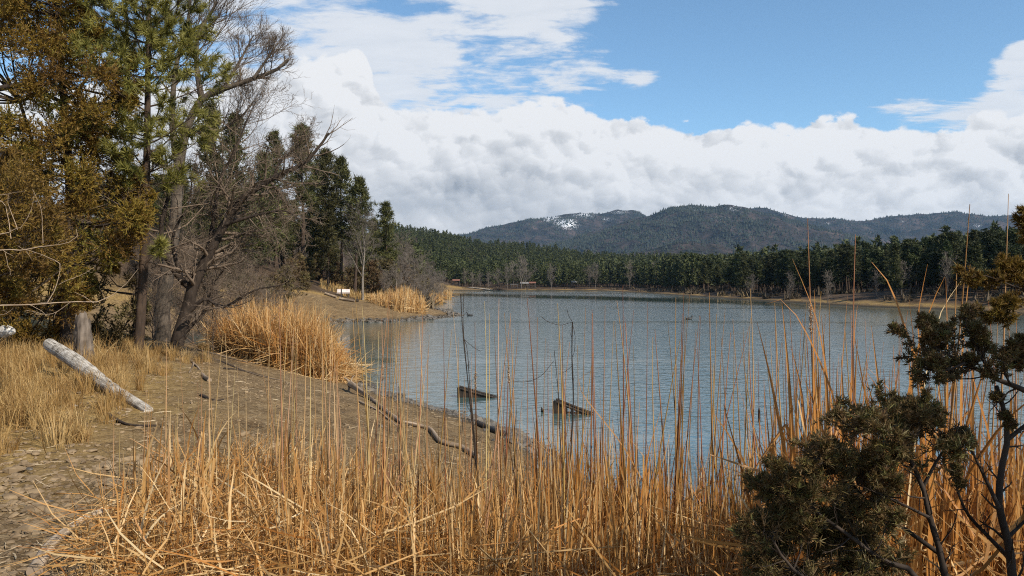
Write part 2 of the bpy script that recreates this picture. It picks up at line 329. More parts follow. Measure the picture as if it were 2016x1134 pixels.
def build_water():
    r = np.concatenate([[0.5], np.geomspace(3, 900, 60)]); th = np.linspace(-1.75, 1.75, 90)
    TH, RR = np.meshgrid(th, r, indexing='ij'); V = np.stack([RR * np.sin(TH), RR * np.cos(TH) + 4, np.zeros_like(RR)], -1).reshape(-1, 3)
    n, k = TH.shape; i, j = np.meshgrid(np.arange(n - 1), np.arange(k - 1), indexing='ij')
    Q = np.stack([i * k + j, (i + 1) * k + j, (i + 1) * k + j + 1, i * k + j + 1], -1).reshape(-1, 4)[:, ::-1]
    mb = MB(); mb.add(V, quads=Q)
    m, nt, out = new_mat('lake_water'); L = nt.links.new
    geo = nd(nt, 'ShaderNodeNewGeometry')
    def mapped(sx, sy, rz=0):
        q = nd(nt, 'ShaderNodeMapping'); q.inputs['Scale'].default_value = (sx, sy, 1); q.inputs['Rotation'].default_value = (0, 0, rz); L(geo.outputs['Position'], q.inputs[0]); return q.outputs[0]
    def noi(v, s, det): q = nd(nt, 'ShaderNodeTexNoise', i_Scale=s, i_Detail=det, i_Roughness=.55); L(v, q.inputs['Vector']); return q.outputs[0]
    def mth(op, a, b=None, c=None):
        q = nd(nt, 'ShaderNodeMath', operation=op)
        for s, v in enumerate((a, b, c)):
            if v is None: continue
            if hasattr(v, 'is_linked'): L(v, q.inputs[s])
            else: q.inputs[s].default_value = v
        return q.outputs[0]
    w1 = noi(mapped(.75, 1.5, R(12)), 3.6, 3.); w2 = noi(mapped(.8, 1.5, R(-18)), 1.2, 2.)
    h = mth('ADD', w1, mth('MULTIPLY', w2, 1.4))
    # calm lanes between the ruffled water
    sx = nd(nt, 'ShaderNodeSeparateXYZ'); L(geo.outputs['Position'], sx.inputs[0])
    wob = mth('MULTIPLY', mth('SUBTRACT', noi(mapped(1, .4), .035, 4.), .5), 46)
    s = mth('ADD', mth('ADD', sx.outputs[1], mth('MULTIPLY', sx.outputs[0], 1.55)), wob)
    e = mth('DIVIDE', mth('SUBTRACT', s, 214), 36); lane = mth('POWER', 2.718, mth('MULTIPLY', mth('MULTIPLY', e, e), -1))
    lane2 = mth('MULTIPLY', mth('SUBTRACT', noi(mapped(.3, 1.6, R(-8)), .05, 4.), .52), 6.); lane2 = mth('MINIMUM', mth('MAXIMUM', lane2, 0), .6)
    ex = mth('DIVIDE', mth('ADD', sx.outputs[0], 12.5), 7.5); ey = mth('DIVIDE', mth('SUBTRACT', sx.outputs[1], 50), 20); cove = mth('MULTIPLY', mth('POWER', 2.718, mth('MULTIPLY', mth('ADD', mth('MULTIPLY', ex, ex), mth('MULTIPLY', ey, ey)), -1)), .95)
    calm = mth('MINIMUM', mth('MAXIMUM', mth('MAXIMUM', lane, lane2), cove), 1)
    dist = nd(nt, 'ShaderNodeVectorMath', operation='LENGTH'); L(geo.outputs['Position'], dist.inputs[0]); fall = nd(nt, 'ShaderNodeMapRange', i_1=12., i_2=320., i_3=.85, i_4=1.6); L(dist.outputs['Value'], fall.inputs[0])
    st = mth('MULTIPLY', mth('SUBTRACT', 1, mth('MULTIPLY', calm, .985)), fall.outputs[0])
    bp = nd(nt, 'ShaderNodeBump', i_Distance=.026); L(st, bp.inputs['Strength']); L(h, bp.inputs['Height'])
    b = nd(nt, 'ShaderNodeBsdfPrincipled', i_Roughness=.035, i_IOR=1.6); b.inputs['Base Color'].default_value = (.050, .088, .082, 1)
    L(bp.outputs[0], b.inputs['Normal']); L(b.outputs[0], out.inputs[0])
    tag(mb.build('water', m, smooth=True), 'rippled grey blue lake between wooded shores', 'lake', kind='structure')
build_water()

# ------------------------------------------------------------------ mountains
def mtn_mat(name, snow):
    m, nt, out = new_mat(name); L = nt.links.new
    geo = nd(nt, 'ShaderNodeNewGeometry'); at_ = nd(nt, 'ShaderNodeAttribute', attribute_name='v')
    n1 = nd(nt, 'ShaderNodeTexNoise', i_Scale=.012, i_Detail=8., i_Roughness=.7); L(geo.outputs['Position'], n1.inputs['Vector'])
    n2 = nd(nt, 'ShaderNodeTexNoise', i_Scale=.19, i_Detail=4., i_Roughness=.7); L(geo.outputs['Position'], n2.inputs['Vector'])
    rp = ramp(nt, [(.38, (.014, .017, .016)), (.5, (.034, .030, .028)), (.62, (.074, .055, .048))]); L(n1.outputs[0], rp.inputs[0])
    ad = nd(nt, 'ShaderNodeMath', operation='ADD'); L(n2.outputs[0], ad.inputs[0]); L(at_.outputs['Fac'], ad.inputs[1])
    sr = nd(nt, 'ShaderNodeMapRange', i_1=1.00, i_2=1.06); L(ad.outputs[0], sr.inputs[0])
    mx = nd(nt, 'ShaderNodeMix', data_type='RGBA'); L(sr.outputs[0], mx.inputs[0]); L(rp.outputs[0], mx.inputs[6]); mx.inputs[7].default_value = (.85, .87, .9, 1)
    b = nd(nt, 'ShaderNodeBsdfPrincipled', i_Roughness=.95); b.inputs['Specular IOR Level'].default_value = 0; L(mx.outputs[2], b.inputs['Base Color']); L(b.outputs[0], out.inputs[0])
    return m
MTN = mtn_mat('mountain_slope', True)
def cone_scatter(mb, X, Y, Z, h, w, rng, a, sides=5):
    N = len(X); th = np.arange(sides) * 2 * math.pi / sides
    ring = np.stack([np.cos(th), np.sin(th), np.zeros(sides)], -1)[None] * (w[:, None, None] * rng.uniform(.6, 1.3, (N, sides, 1))) + np.stack([X, Y, Z + h * .12], -1)[:, None]
    top = (np.stack([X, Y, Z + h], -1) + rng.normal(size=(N, 3)) * (w * .12)[:, None])[:, None]
    V = np.concatenate([ring, top], 1); j = np.arange(sides)
    t = np.stack([j, (j + 1) % sides, np.full(sides, sides)], -1)
    mb.add(V.reshape(-1, 3), tris=(t[None] + (np.arange(N) * (sides + 1))[:, None, None]).reshape(-1, 3), a=np.repeat(a, sides + 1))
def mountain(D, prof, front, back, seed, label, snow=None, ntree=12000, th=9.5, spur=.6):
    prof = np.array(prof, float); xs = (prof[:, 0] - 1008) / F * D; zs = CAMZ - (prof[:, 1] - HZ) / F * D - th * .8
    rng = rs(seed)
    def hz(x, y):
        c = np.interp(x + fbm(x * .004 + seed, y * .003, 3) * 260 * np.abs((y - D) / front), xs, zs) + fbm(x * .02 + seed, x * 0 + 3, 4) * 15
        t = (y - D) / np.where(y < D, front, back)
        p = np.clip(1 - np.abs(t), 0, 1); p = p ** 1.15
        rid = (1 - np.abs(fbm(x * .0042 + seed * 3, y * .0026, 4) * 4)) * .5
        return np.maximum(c, 5) * p * (1 + spur * rid * np.clip(np.abs(t) * 4, 0, 1) - spur * .35 * np.clip(np.abs(t) * 4, 0, 1)) + fbm(x * .02, y * .02, 3) * 14 * np.clip(np.abs(t) * 4, 0, 1)
    nx, ny = 240, 110
    x = np.linspace(xs[0], xs[-1], nx); y = np.concatenate([np.linspace(D - front, D, ny), np.linspace(D, D + back, 30)[1:]])
    X, Y = np.meshgrid(x, y, indexing='ij'); Z = hz(X, Y)
    A = np.zeros_like(X)
    for (px, py, rx, ry, amp) in (snow or []):
        PX = 1008 + F * X / Y; PY = HZ - (Z - CAMZ) * F / Y
        A = np.maximum(A, amp * np.exp(-((PX - px) / rx) ** 2 - ((PY - py) / ry) ** 2))
    k = len(y); i, j = np.meshgrid(np.arange(nx - 1), np.arange(k - 1), indexing='ij')
    Q = np.stack([i * k + j, (i + 1) * k + j, (i + 1) * k + j + 1, i * k + j + 1], -1).reshape(-1, 4)
    mb = MB(); mb.add(np.stack([X, Y, Z], -1).reshape(-1, 3), quads=Q, a=A.reshape(-1))
    tag(mb.build('mountain', MTN, smooth=True), label, 'mountain', kind='structure')
    tx = rng.uniform(xs[0], xs[-1], ntree); ty = D - front * rng.random(ntree) ** 1.3 + rng.normal(0, 12, ntree)
    keep = fbm(tx * .008 + 3, ty * .006, 4) * 1.6 + rng.uniform(-.25, .35, ntree) > -.03
    tx, ty = tx[keep], ty[keep]; tz = hz(tx, ty); h = rng.uniform(.6, 1.35, len(tx)) * th
    f = MB(); cone_scatter(f, tx, ty, tz - .5, h, h * rng.uniform(.22, .36, len(tx)), rng, np.clip(rng.normal(.5, .22, len(tx)) + fbm(tx * .006, ty * .006) * .8, 0, 1))
    return f
fm = []
fm.append(mountain(4300, [(560, 500), (700, 482), (800, 470), (860, 463), (920, 458), (960, 446), (1000, 437), (1040, 430), (1080, 425), (1110, 419), (1150, 416), (1185, 418), (1215, 410), (1250, 412), (1285, 428), (1330, 440), (1420, 455), (1540, 480)], 1500, 700, 3,
    'far mountain ridge with snow patches below its wooded crest', [(1085, 430, 44, 18, .54), (1115, 440, 50, 20, .56), (1150, 424, 50, 12, .52), (1220, 418, 44, 9, .47), (1195, 432, 40, 12, .44)], 22000))
fm.append(mountain(4100, [(1290, 470), (1400, 430), (1450, 412), (1490, 406), (1510, 407), (1540, 415), (1580, 428), (1640, 426), (1690, 434), (1740, 425), (1780, 421), (1840, 416), (1880, 414), (1940, 423), (1985, 420), (2060, 426), (2160, 440), (2300, 470)], 1500, 700, 7,
    'long low blue wooded ridge running behind the right shore', [(1630, 440, 12, 5, .5), (1545, 425, 22, 9, .45), (1925, 445, 25, 8, .5), (1775, 436, 14, 5, .48)], 20000))
fm.append(mountain(3000, [(1010, 500), (1070, 482), (1150, 458), (1230, 432), (1275, 421), (1310, 408), (1355, 399), (1400, 404), (1440, 399), (1475, 405), (1510, 419), (1560, 431), (1620, 447), (1700, 470), (1800, 495)], 1250, 600, 11,
    'broad dark twin-humped mountain in the middle of the skyline', [(1365, 412, 40, 14, .47), (1420, 430, 60, 14, .42), (1445, 412, 40, 14, .45)], 24000))
fm.append(mountain(1900, [(1180, 500), (1265, 489), (1300, 478), (1335, 471), (1365, 470), (1400, 476), (1450, 487), (1560, 500)], 500, 300, 17,
    'small tan foothill with sparse trees below the twin-humped mountain', None, 700, 8, .2))
wood = MB()
for f in fm:
    V, T, Q, A = f.arrays(); wood.add(V, tris=T, a=A)
tag(wood.build('mountain_forest', M['mtn_tree']), 'dark conifer forest covering the far mountains', 'forest', kind='stuff')

# ------------------------------------------------------------------ pines
def pine(rng, h=16, cb=.35, rad=2.6, nbr=60, ntuft=6, ntri=8, L=.5, w=.12, trunk_s=7, lean=0, top=.6):
    """trunk and crown builders of one pine, standing at the origin"""
    tr, cr = MB(), MB()
    k = 9; zz = np.linspace(0, h * .99, k); wx = np.cumsum(rng.normal(0, h * .004, k)) + lean * zz / h; wy = np.cumsum(rng.normal(0, h * .004, k))
    tp = np.stack([wx, wy, zz - .15 * (zz == 0)], -1); r = h * .0155 * (1 - zz / h * .9) * np.where(zz == 0, 1.35, 1)
    tubes(tr, tp, r, trunk_s)
    s = (np.arange(nbr) + rng.random(nbr)) / nbr; z = h * (cb + (1 - cb) * s * .985)
    rr = rad * ((1 - s) ** top * np.clip(.45 + s * 3.2, 0, 1) + .05) * rng.uniform(.5, 1.2, nbr)
    az = np.arange(nbr) * 2.399 + rng.normal(0, .5, nbr)
    up = np.interp(s, [0, .5, 1], [-.12, .15, .8])
    d = nrm(np.stack([np.cos(az), np.sin(az), up + rng.normal(0, .12, nbr)], -1))
    b0 = np.stack([np.interp(z, zz, wx), np.interp(z, zz, wy), z], -1)
    t = np.linspace(0, 1, 4)[None, :, None]
    bp = b0[:, None] + d[:, None] * rr[:, None, None] * t + np.array([0, 0, 1]) * (rr * .18)[:, None, None] * t ** 2
    tubes(tr, bp, (rr * .018 + .012)[:, None] * np.linspace(1, .3, 4)[None], 3)
    bv = np.clip(rng.normal(.45, .2, nbr), 0, 1)
    tt = .32 + .72 * rng.random((nbr, ntuft)); i = np.clip((tt * 3).astype(int), 0, 2); f = (tt * 3 - i)[..., None]
    c = bp[np.arange(nbr)[:, None], i] * (1 - f) + bp[np.arange(nbr)[:, None], i + 1] * f
    side = rng.normal(size=(nbr, ntuft, 3)) * np.array([1, 1, .45]); c = c + side * (rr[:, None, None] * .16 + .10)
    dd = nrm(rng.normal(size=(nbr, ntuft, ntri, 3)) + d[:, None, None] * .7 + np.array([0, 0, .45]))
    cc = np.broadcast_to(c[:, :, None], dd.shape) + rng.normal(size=dd.shape) * L * .22
    n = nbr * ntuft * ntri
    a = np.clip(bv[:, None, None] + rng.normal(0, .14, (nbr, ntuft, 1)) + rng.normal(0, .1, (nbr, ntuft, ntri)), 0, 1).reshape(-1)
    blades(cr, cc.reshape(-1, 3), dd.reshape(-1, 3), L * rng.uniform(.6, 1.2, n), w * rng.uniform(.7, 1.3, n), rng, a)
    return tr, cr
def pine_thing(seed, label, loc, mat, group=None, **kw):
    tr, cr = pine(rs(seed), **kw); t = thing('pine_tree', label, 'tree', loc, 0, group)
    tr.build('trunk', M['bark_pine'], t, smooth=True); cr.build('crown', mat, t); return t

# prototypes are placed as the first trees of their kind
MID = dict(nbr=64, ntuft=8, ntri=12, L=.62, w=.10)
def px_at(px, d): return (px - 1008) / F * d
pinespec = [  # px, depth, top row, crown base, radius, label
    (600, 92, 248, .50, 2.0, 'tall slim pine with a long bare trunk and thin top on the left slope'),
    (640, 96, 296, .40, 2.6, 'full green pine just right of the slim tall pine on left slope'),
    (672, 98, 312, .38, 2.7, 'bushy pine third from the slim pine toward the water'),
    (697, 94, 352, .38, 2.2, 'pine at the lakeward end of the left pine group, with a dark bare lower trunk'),
    (625, 104, 330, .25, 2.6, 'pine tucked behind the slim bare-trunked pine'),
    (545, 88, 262, .18, 2.6, 'dark pine behind the twiggy bare tree, left of the slim pine'),
    (512, 84, 300, .15, 2.6, 'dense pine standing directly behind the arching bare limb'),
    (765, 118, 400, .18, 2.3, 'dark pine behind the pale cottonwood near the point'),
    (742, 125, 432, .12, 2.5, 'low dark pine between the pale cottonwood and the point shrubs'),
    (470, 66, 225, .15, 2.3, 'narrow pine rising behind the near green pine'),
    (425, 60, 205, .2, 2.2, 'pine half hidden behind the bare cottonwood trunk'),
]
for i, (px, d, ty, cb, rad, lab) in enumerate(pinespec):
    x = px_at(px, d); z = g1(x, d); top = CAMZ - (ty - HZ) / F * d
    pine_thing(40 + i, lab, (x, d, z - .1), M['pine_mid'], h=max(6, top - z), cb=cb, rad=rad * 1.02, lean=rs(i).normal(0, .4), **MID)
# wood on the left hillside
protos = [pine_thing(80 + i, 'pine in the dim wood crowding the left hillside', (0, 0, 0), M['pine_mid'], 'pines crowding the left hillside', h=14, cb=cb, rad=rd, nbr=54, ntuft=7, ntri=10, L=.65, w=.12) for i, (cb, rd) in enumerate([(.12, 2.6), (.25, 2.4), (.35, 2.3), (.08, 2.8)])]
rng = rs(5); k = 0
for tries in range(2600):
    px = rng.uniform(150, 850); d = rng.uniform(44, 175); x = px_at(px, d)
    if d < 88 and px > 575: continue
    if shore_dist(np.array([x]), np.array([d]))[0] < (14 if d < 110 else 9): continue
    if px > 690 and d < 120: continue
    h = rng.uniform(10, 17) * (1.0 if px < 720 else .62)
    sc = h / 14; z = g1(x, d); loc = (x, d, z - .1)
    # keep the skyline where the photograph has it
    toprow = HZ - (z + h - CAMZ) * F / d; lim = np.interp(px, [150, 395, 480, 560, 640, 700, 750, 800, 850], [330, 345, 355, 380, 400, 420, 445, 490, 520]) + 60 * rng.random()
    if toprow < lim:
        h = (HZ - lim) / F * d + CAMZ - z; sc = h / 14
        if h < 5: continue
    if k < 4: o = protos[k]; o.location = loc; o.rotation_euler.z = rng.random() * 6.28; o.scale = (min(1.1, sc * 1.15), min(1.1, sc * 1.15), sc)
    else: copy_thing(protos[k % 4], loc, rng.random() * 6.28, (min(1.1, sc * 1.15), sc))
    k += 1
    if k >= 110: break

# right shore: the 200 nearest pines are trees of their own
LOWP = dict(nbr=52, ntuft=6, ntri=9, L=.56, w=.18)
pr = [pine_thing(120 + i, 'dark green pine in the front of the wood on the right shore', (0, 0, 0), M['pine_far'], 'pines along the right shore', h=11, cb=cb, rad=rd, top=tp, **LOWP) for i, (cb, rd, tp) in enumerate([(.30, 2.0, .6), (.22, 2.2, .5), (.38, 1.9, .7), (.28, 1.7, .8), (.18, 2.1, .65), (.45, 2.1, .45)])]
rng = rs(21); placed = []
for tries in range(6000):
    px = rng.uniform(1330, 2200); d = rng.uniform(92, 250); x = px_at(px, d); s = shore_dist(np.array([x]), np.array([d]))[0]
    if x < 44 or s < 7.5 + rng.uniform(0, 3) or s > 48: continue
    if any((x - a) ** 2 + (d - b) ** 2 < 2.4 for a, b in placed): continue
    h = rng.uniform(7.6, 10.2) * (1 if s > 14 else .88) * np.interp(px, [1400, 1650, 2016], [1, .93, .88]); sc = h / 11; loc = (x, d, g1(x, d) - .1); k = len(placed)
    if k < 6: o = pr[k]; o.location = loc; o.scale = (sc, sc, sc); o.rotation_euler.z = rng.random() * 6.28
    else: copy_thing(pr[rng.integers(0, 6)], loc, rng.random() * 6.28, (sc * rng.uniform(1.05, 1.5), sc))
    placed.append((x, d))
    if len(placed) >= 270: break

# the far wood: thousands of trees that read as one mass
def far_wood():
    rng = rs(31); tmpl = []
    for i in range(6):
        tr, cr = pine(rs(300 + i), h=12, cb=.16, rad=2.1, nbr=20, ntuft=2, ntri=5, L=1.25, w=.62, trunk_s=3, top=.6)
        V, T, Q, A = cr.arrays(); V2, T2, Q2, A2 = tr.arrays(); tmpl.append((V, T, A, V2[:27], Q2[:24]))
    az = rng.uniform(-.16, .66, 60000); d = 105 + 900 * rng.random(60000) ** 1.5
    X = np.sin(az) * d; Y = np.cos(az) * d; s = shore_dist(X, Y)
    pl = np.array(placed)
    ok = (s > np.where(Y > 300, 14, 10)) & (Y > 60) & ~((X > 40) & (s < 46) & (Y < 255)) & ~((X < -8) & (Y < 200)) & (rng.random(60000) < np.where(d < 500, .45, .30))
    X, Y, d = X[ok][:9500], Y[ok][:9500], d[ok][:9500]; Z = gz(X, Y); mb, tk = MB(), MB()
    for i in range(6):
        V, T, A, V2, Q2 = tmpl[i]; idx = np.arange(i, len(X), 6); n = len(idx)
        sc = rng.uniform(.66, .98, n) * np.where(rng.random(n) < .08, 1.2, 1); th = rng.random(n) * 6.28; c, s_ = np.cos(th), np.sin(th)
        W = V[None] * sc[:, None, None]; x = W[..., 0] * c[:, None] - W[..., 1] * s_[:, None]; y = W[..., 0] * s_[:, None] + W[..., 1] * c[:, None]
        P = np.stack([x + X[idx, None], y + Y[idx, None], W[..., 2] + Z[idx, None]], -1)
        a = np.clip(A[None] + rng.normal(0, .17, n)[:, None], 0, 1)
        mb.add(P.reshape(-1, 3), tris=(T[None] + (np.arange(n) * len(V))[:, None, None]).reshape(-1, 3), a=a.reshape(-1))
        W = V2[None] * sc[:, None, None]; P = W + np.stack([X[idx], Y[idx], Z[idx]], -1)[:, None]
        mb.add(P.reshape(-1, 3), quads=(Q2[None] + (np.arange(n) * len(V2))[:, None, None]).reshape(-1, 4), m=1)
    tag(mb.build('distant_pine_forest', [M['pine_far'], M['bark_pine']]), 'dense pine forest rising behind the far end of the lake', 'forest', kind='stuff')
far_wood()

def undergrowth():
    rng = rs(33); n = 9000; az = rng.uniform(-.12, .62, n); d = 85 + 310 * rng.random(n) ** 1.2; x = np.sin(az) * d; y = np.cos(az) * d; s = shore_dist(x, y)
    k = (s > 3.0) & (s < 18) & (x > -14) & (rng.random(n) < np.clip(.25 + fbm(x * .09, y * .09) * 3, .05, 1)); x, y = x[k], y[k]; n = len(x); z = gz(x, y); h = rng.uniform(.6, 2.2, n); m = 16
    b = np.stack([x, y, z], -1)[:, None] + rng.normal(size=(n, m, 3)) * (h * .3)[:, None, None] * np.array([1, 1, .2]); dd = nrm(rng.normal(size=(n, m, 3)) * .6 + np.array([0, 0, 1.])); mb = MB()
    blades(mb, b.reshape(-1, 3), dd.reshape(-1, 3), np.repeat(h, m) * rng.uniform(.5, 1.1, n * m), np.repeat(h, m) * .22, rng, np.clip(np.repeat(rng.random(n), m) + rng.normal(0, .1, n * m), 0, 1))
    tag(mb.build('undergrowth', leaf_mat('far_brush', [(0, (.035, .026, .016)), (.45, (.075, .055, .032)), (.8, (.115, .085, .05)), (1, (.20, .145, .075))], .8, .1)), 'brown brush along the foot of the wood across the lake', 'brush', kind='stuff')
undergrowth()

# ------------------------------------------------------------------ bare trees and shrubs
def limb(pts, d, r0, r1, K=14):
    p = np.array([at(a, b, d + (c[0] if c else 0)) for a, b, *c in pts]); return resample(p, K)[None], np.linspace(r0, r1, K)[None]
def bare_thing(name, label, cat, base, parts, group=None):
    """parts: (part name, material, [(paths, radii, sides)...])"""
    t = thing(name, label, cat, tuple(base), 0, group)
    for pn, m, lv in parts:
        mb = MB()
        for P, r, S in lv: tubes(mb, P, r, S)
        mb.build(pn, m, t, origin=base, smooth=True)
    return t
def twigs(P, r, rng, plan):
    out = []
    for kw, S in plan: P, r = sprout(P, r, rng=rng, **kw); out.append((P, r, S))
    return out

def dark_bare_tree():
    rng = rs(61); d = 22.5; b = ground(345, 702); d = b[1]
    lim = [limb([(345, 706), (349, 672), (370, 605), (380, 565), (402, 520), (442, 442), (478, 392), (540, 350), (598, 322), (628, 290), (648, 262)], d, .21, .03, 26),
           limb([(378, 570), (352, 545), (325, 500), (318, 440), (335, 370), (325, 300, 1)], d, .10, .02, 16),
           limb([(374, 612), (405, 588), (440, 604), (500, 572), (560, 560)], d - .6, .06, .012, 14),
           limb([(404, 516), (420, 440), (432, 360), (462, 300), (488, 235), (505, 200)], d + .5, .085, .012, 18),
           limb([(442, 442), (500, 425), (560, 415), (600, 440)], d - .4, .06, .012, 12),
           limb([(540, 350), (552, 318), (590, 285), (600, 255)], d + .3, .05, .01, 10),
           limb([(352, 668), (378, 640), (402, 615), (420, 560), (450, 520)], d + .8, .07, .012, 14),
           limb([(360, 560), (340, 470, .5), (372, 400, .8), (380, 330, 1)], d + .6, .07, .012, 14)]
    tr = [(P, r, 8) for P, r in lim]; br = []
    for i, (P, r) in enumerate(lim):
        big = i in (0,)
        n1 = 36 if big else 19
        P1, r1 = sprout(P, r, n1, rng, .26 if big else .22, .86 if big else 1, 55, 16, .26 if big else .46, 6, .17, .05, .42, .006, 0, 5.5)
        P2, r2 = sprout(P1, r1, 6, rng, .15, 1, 48, 16, .62, 5, .17, .05, .5, .0055)
        P3, r3 = sprout(P2, r2, 5, rng, .2, 1, 44, 16, .62, 4, .17, .04, .6, .0048)
        P4, r4 = sprout(P3, r3, 2, rng, .25, 1, 40, 14, .6, 3, .16, .03, .7, .0042)
        br += [(P1, r1, 4), (P2, r2, 3), (P3, r3, 3), (P4, r4, 3)]
    P, r = lim[0]; P1, r1 = sprout(P, r, 9, rng, .84, 1, 50, 14, .16, 6, .15, .12, .45, .007); P2, r2 = sprout(P1, r1, 4, rng, .25, 1, 42, 14, .5, 5, .15, .06, .6, .005); br += [(P1, r1, 4), (P2, r2, 3)]
    bare_thing('bare_tree', 'dark twiggy bare tree with a limb arching over the shore by the cattail clump', 'tree', b,
               [('trunk', M['bark_dark'], tr), ('branches', M['twig_brown'], br)])
dark_bare_tree()

def cottonwood():
    rng = rs(62); b = ground(322, 690); d = b[1] + 4; b = np.array([px_at(325, d), d, g1(px_at(325, d), d)])
    lim = [limb([(322, 700), (318, 620), (326, 560), (345, 430), (352, 340), (368, 255), (398, 196), (440, 176), (500, 155), (545, 138), (568, 118)], d, .30, .05, 26),
           limb([(440, 176), (462, 140), (482, 105), (500, 70)], d + .2, .07, .02, 10),
           limb([(398, 196), (388, 130), (392, 70), (420, 20), (440, -30)], d + .6, .12, .02, 14),
           limb([(352, 340), (340, 240), (348, 130), (372, 40), (380, -60)], d + .8, .14, .03, 16),
           limb([(500, 155), (528, 115), (548, 85)], d - .3, .06, .02, 8),
           limb([(368, 255), (420, 262), (470, 235), (500, 200)], d + 1, .08, .02, 12)]
    tr = [(P, r, 9) for P, r in lim]; br = []
    for i, (P, r) in enumerate(lim):
        t0 = .72 if i == 0 else .35
        P1, r1 = sprout(P, r, 20, rng, t0, 1, 48, 12, .16 if i == 0 else .55, 6, .08, .14, .35, .006, 0, 6)
        P2, r2 = sprout(P1, r1, 8, rng, .15, 1, 36, 10, .72, 5, .09, .12, .5, .0060)
        P3, r3 = sprout(P2, r2, 7, rng, .15, 1, 32, 10, .66, 4, .09, .10, .6, .0046)
        br += [(P1, r1, 4), (P2, r2, 3), (P3, r3, 3)]
    bare_thing('bare_cottonwood', 'tall bare cottonwood with fans of fine twigs behind the near green pine', 'tree', b,
               [('trunk', M['bark_brown'], tr), ('branches', M['twig_brown'], br)])
cottonwood()

def template_bare(seed, h, spread, nmain, fork=.35, twig=.006, lv=3, name='bare_tree', lab='', cat='tree', group=None, bark='bark_grey', tw='twig_grey', trunk_r=None, loc=(0, 0, 0)):
    rng = rs(seed); K = 8
    p = np.array([(0, 0, -.1), (rng.normal(0, .03) * h, 0, h * .3), (rng.normal(0, .05) * h, rng.normal(0, .04) * h, h * .65), (rng.normal(0, .07) * h, 0, h * .95)])
    P = resample(p, 12)[None]; r0 = trunk_r or h * .017; r = np.linspace(r0, r0 * .15, 12)[None]
    P1, r1 = sprout(P, r, nmain, rng, fork, .98, spread, 10, .5, 7, .10, .10, .5, twig)
    lvls = [(P1, r1, 4)]; A, b = P1, r1
    for _ in range(lv):
        A, b = sprout(A, b, 6, rng, .15, 1, 40, 12, .55, 4, .12, .06, .55, twig * .6); lvls.append((A, b, 3))
    return bare_thing(name, lab, cat, loc, [('trunk', M[bark], [(P, r, 7)]), ('branches', M[tw], lvls)], group)

def place(t, px, d, rz=0, sc=1, x=None):
    x = px_at(px, d); t.location = (x, d, g1(x, d)); t.rotation_euler.z = rz; t.scale = (sc, sc, sc); return t
# pale cottonwoods and grey brush on the point
place(template_bare(71, 8.4, 38, 12, .30, .016, 3, 'bare_cottonwood', 'pale bare cottonwood with light trunk beside the bench on the point'), 714, 84)
place(template_bare(72, 9.0, 34, 10, .45, .018, 3, 'bare_cottonwood', 'pale bare tree whose rounded top shows above the grey brush'), 806, 125)
place(template_bare(73, 5.0, 45, 10, .15, .015, 3, 'bare_tree', 'small leaning bare tree in the grey brush right of the pale cottonwood'), 780, 104, 2)
bush = [template_bare(74 + i, 4.2, 42, 16, .04, .013, 3, 'bare_shrub', 'grey leafless shrub in the brush along the wooded point', 'shrub', 'grey leafless shrubs along the wooded point', 'bark_grey', 'twig_grey', .06) for i in range(3)]
rng = rs(8)
spots = [(748, 112, 1.1), (770, 118, 1.3), (795, 112, 1.3), (815, 124, 1.5), (835, 130, 1.35), (850, 142, 1.3), (862, 152, 1.1), (828, 112, .9), (782, 100, .8), (757, 96, .7), (842, 118, .8), (690, 108, .9), (855, 128, .8), (872, 205, 1.3), (800, 140, 1.7), (775, 135, 1.7)]
for i, (px, d, s) in enumerate(spots):
    if i < 3: place(bush[i], px, d, rng.random() * 6, s)
    else: x = px_at(px, d); copy_thing(bush[i % 3], (x, d, g1(x, d)), rng.random() * 6, (s, s))
# thicket behind the dark bare tree
th_ = [template_bare(77 + i, 3.4, 40, 18, .04, .005, 3, 'bare_shrub', 'brown leafless shrub in the thicket behind the cattail clump', 'shrub', 'brown leafless shrubs in the near thicket', 'twig_brown', 'twig_brown', .035) for i in range(2)]
spots = [(300, 25, .8), (360, 29, 1.0), (410, 31, 1.05), (455, 33, 1.0), (500, 37, 1.0), (540, 42, 1.05), (440, 40, 1.3), (380, 36, 1.3), (480, 46, 1.4), (520, 50, 1.3), (335, 33, 1.2), (560, 50, 1.0), (420, 27, .55), (300, 34, 1.3)]
for i, (px, d, s) in enumerate(spots):
    x = px_at(px, d)
    if i < 2: place(th_[i], px, d, rng.random() * 6, s)
    else: copy_thing(th_[i % 2], (x, d, g1(x, d)), rng.random() * 6, (s, s))
# leafy brown-green shrubs on the point
def leafy(seed, h, mat, lab, group=None, name='evergreen_shrub'):
    tr, cr = pine(rs(seed), h=h, cb=.05, rad=h * .42, nbr=50, ntuft=7, ntri=9, L=.38, w=.12, trunk_s=4, top=.45)
    t = thing(name, lab, 'shrub', (0, 0, 0), 0, group); tr.build('trunk', M['bark_dark'], t, smooth=True); cr.build('crown', mat, t); return t
sh = [leafy(90 + i, 4.5, M['shrub'], 'brownish evergreen shrub among the grey brush on the wooded point', 'brownish evergreen shrubs on the point') for i in range(2)]
spots = [(735, 98, .95), (765, 106, 1.1), (815, 132, 1.1), (838, 138, .8), (660, 100, .7), (705, 97, .7), (590, 86, .6), (560, 74, .7), (848, 150, .75), (520, 66, .8), (470, 58, .8), (640, 108, .9), (790, 124, 1.2), (575, 84, .5), (610, 92, .55), (625, 97, .7), (655, 103, .8), (690, 101, .6), (540, 72, .6), (600, 80, .4), (670, 96, .45)]
for i, (px, d, s) in enumerate(spots):
    x = px_at(px, d)
    if i < 2: place(sh[i], px, d, rng.random() * 6, s)
    else: copy_thing(sh[i % 2], (x, d, g1(x, d)), rng.random() * 6, (s, s))
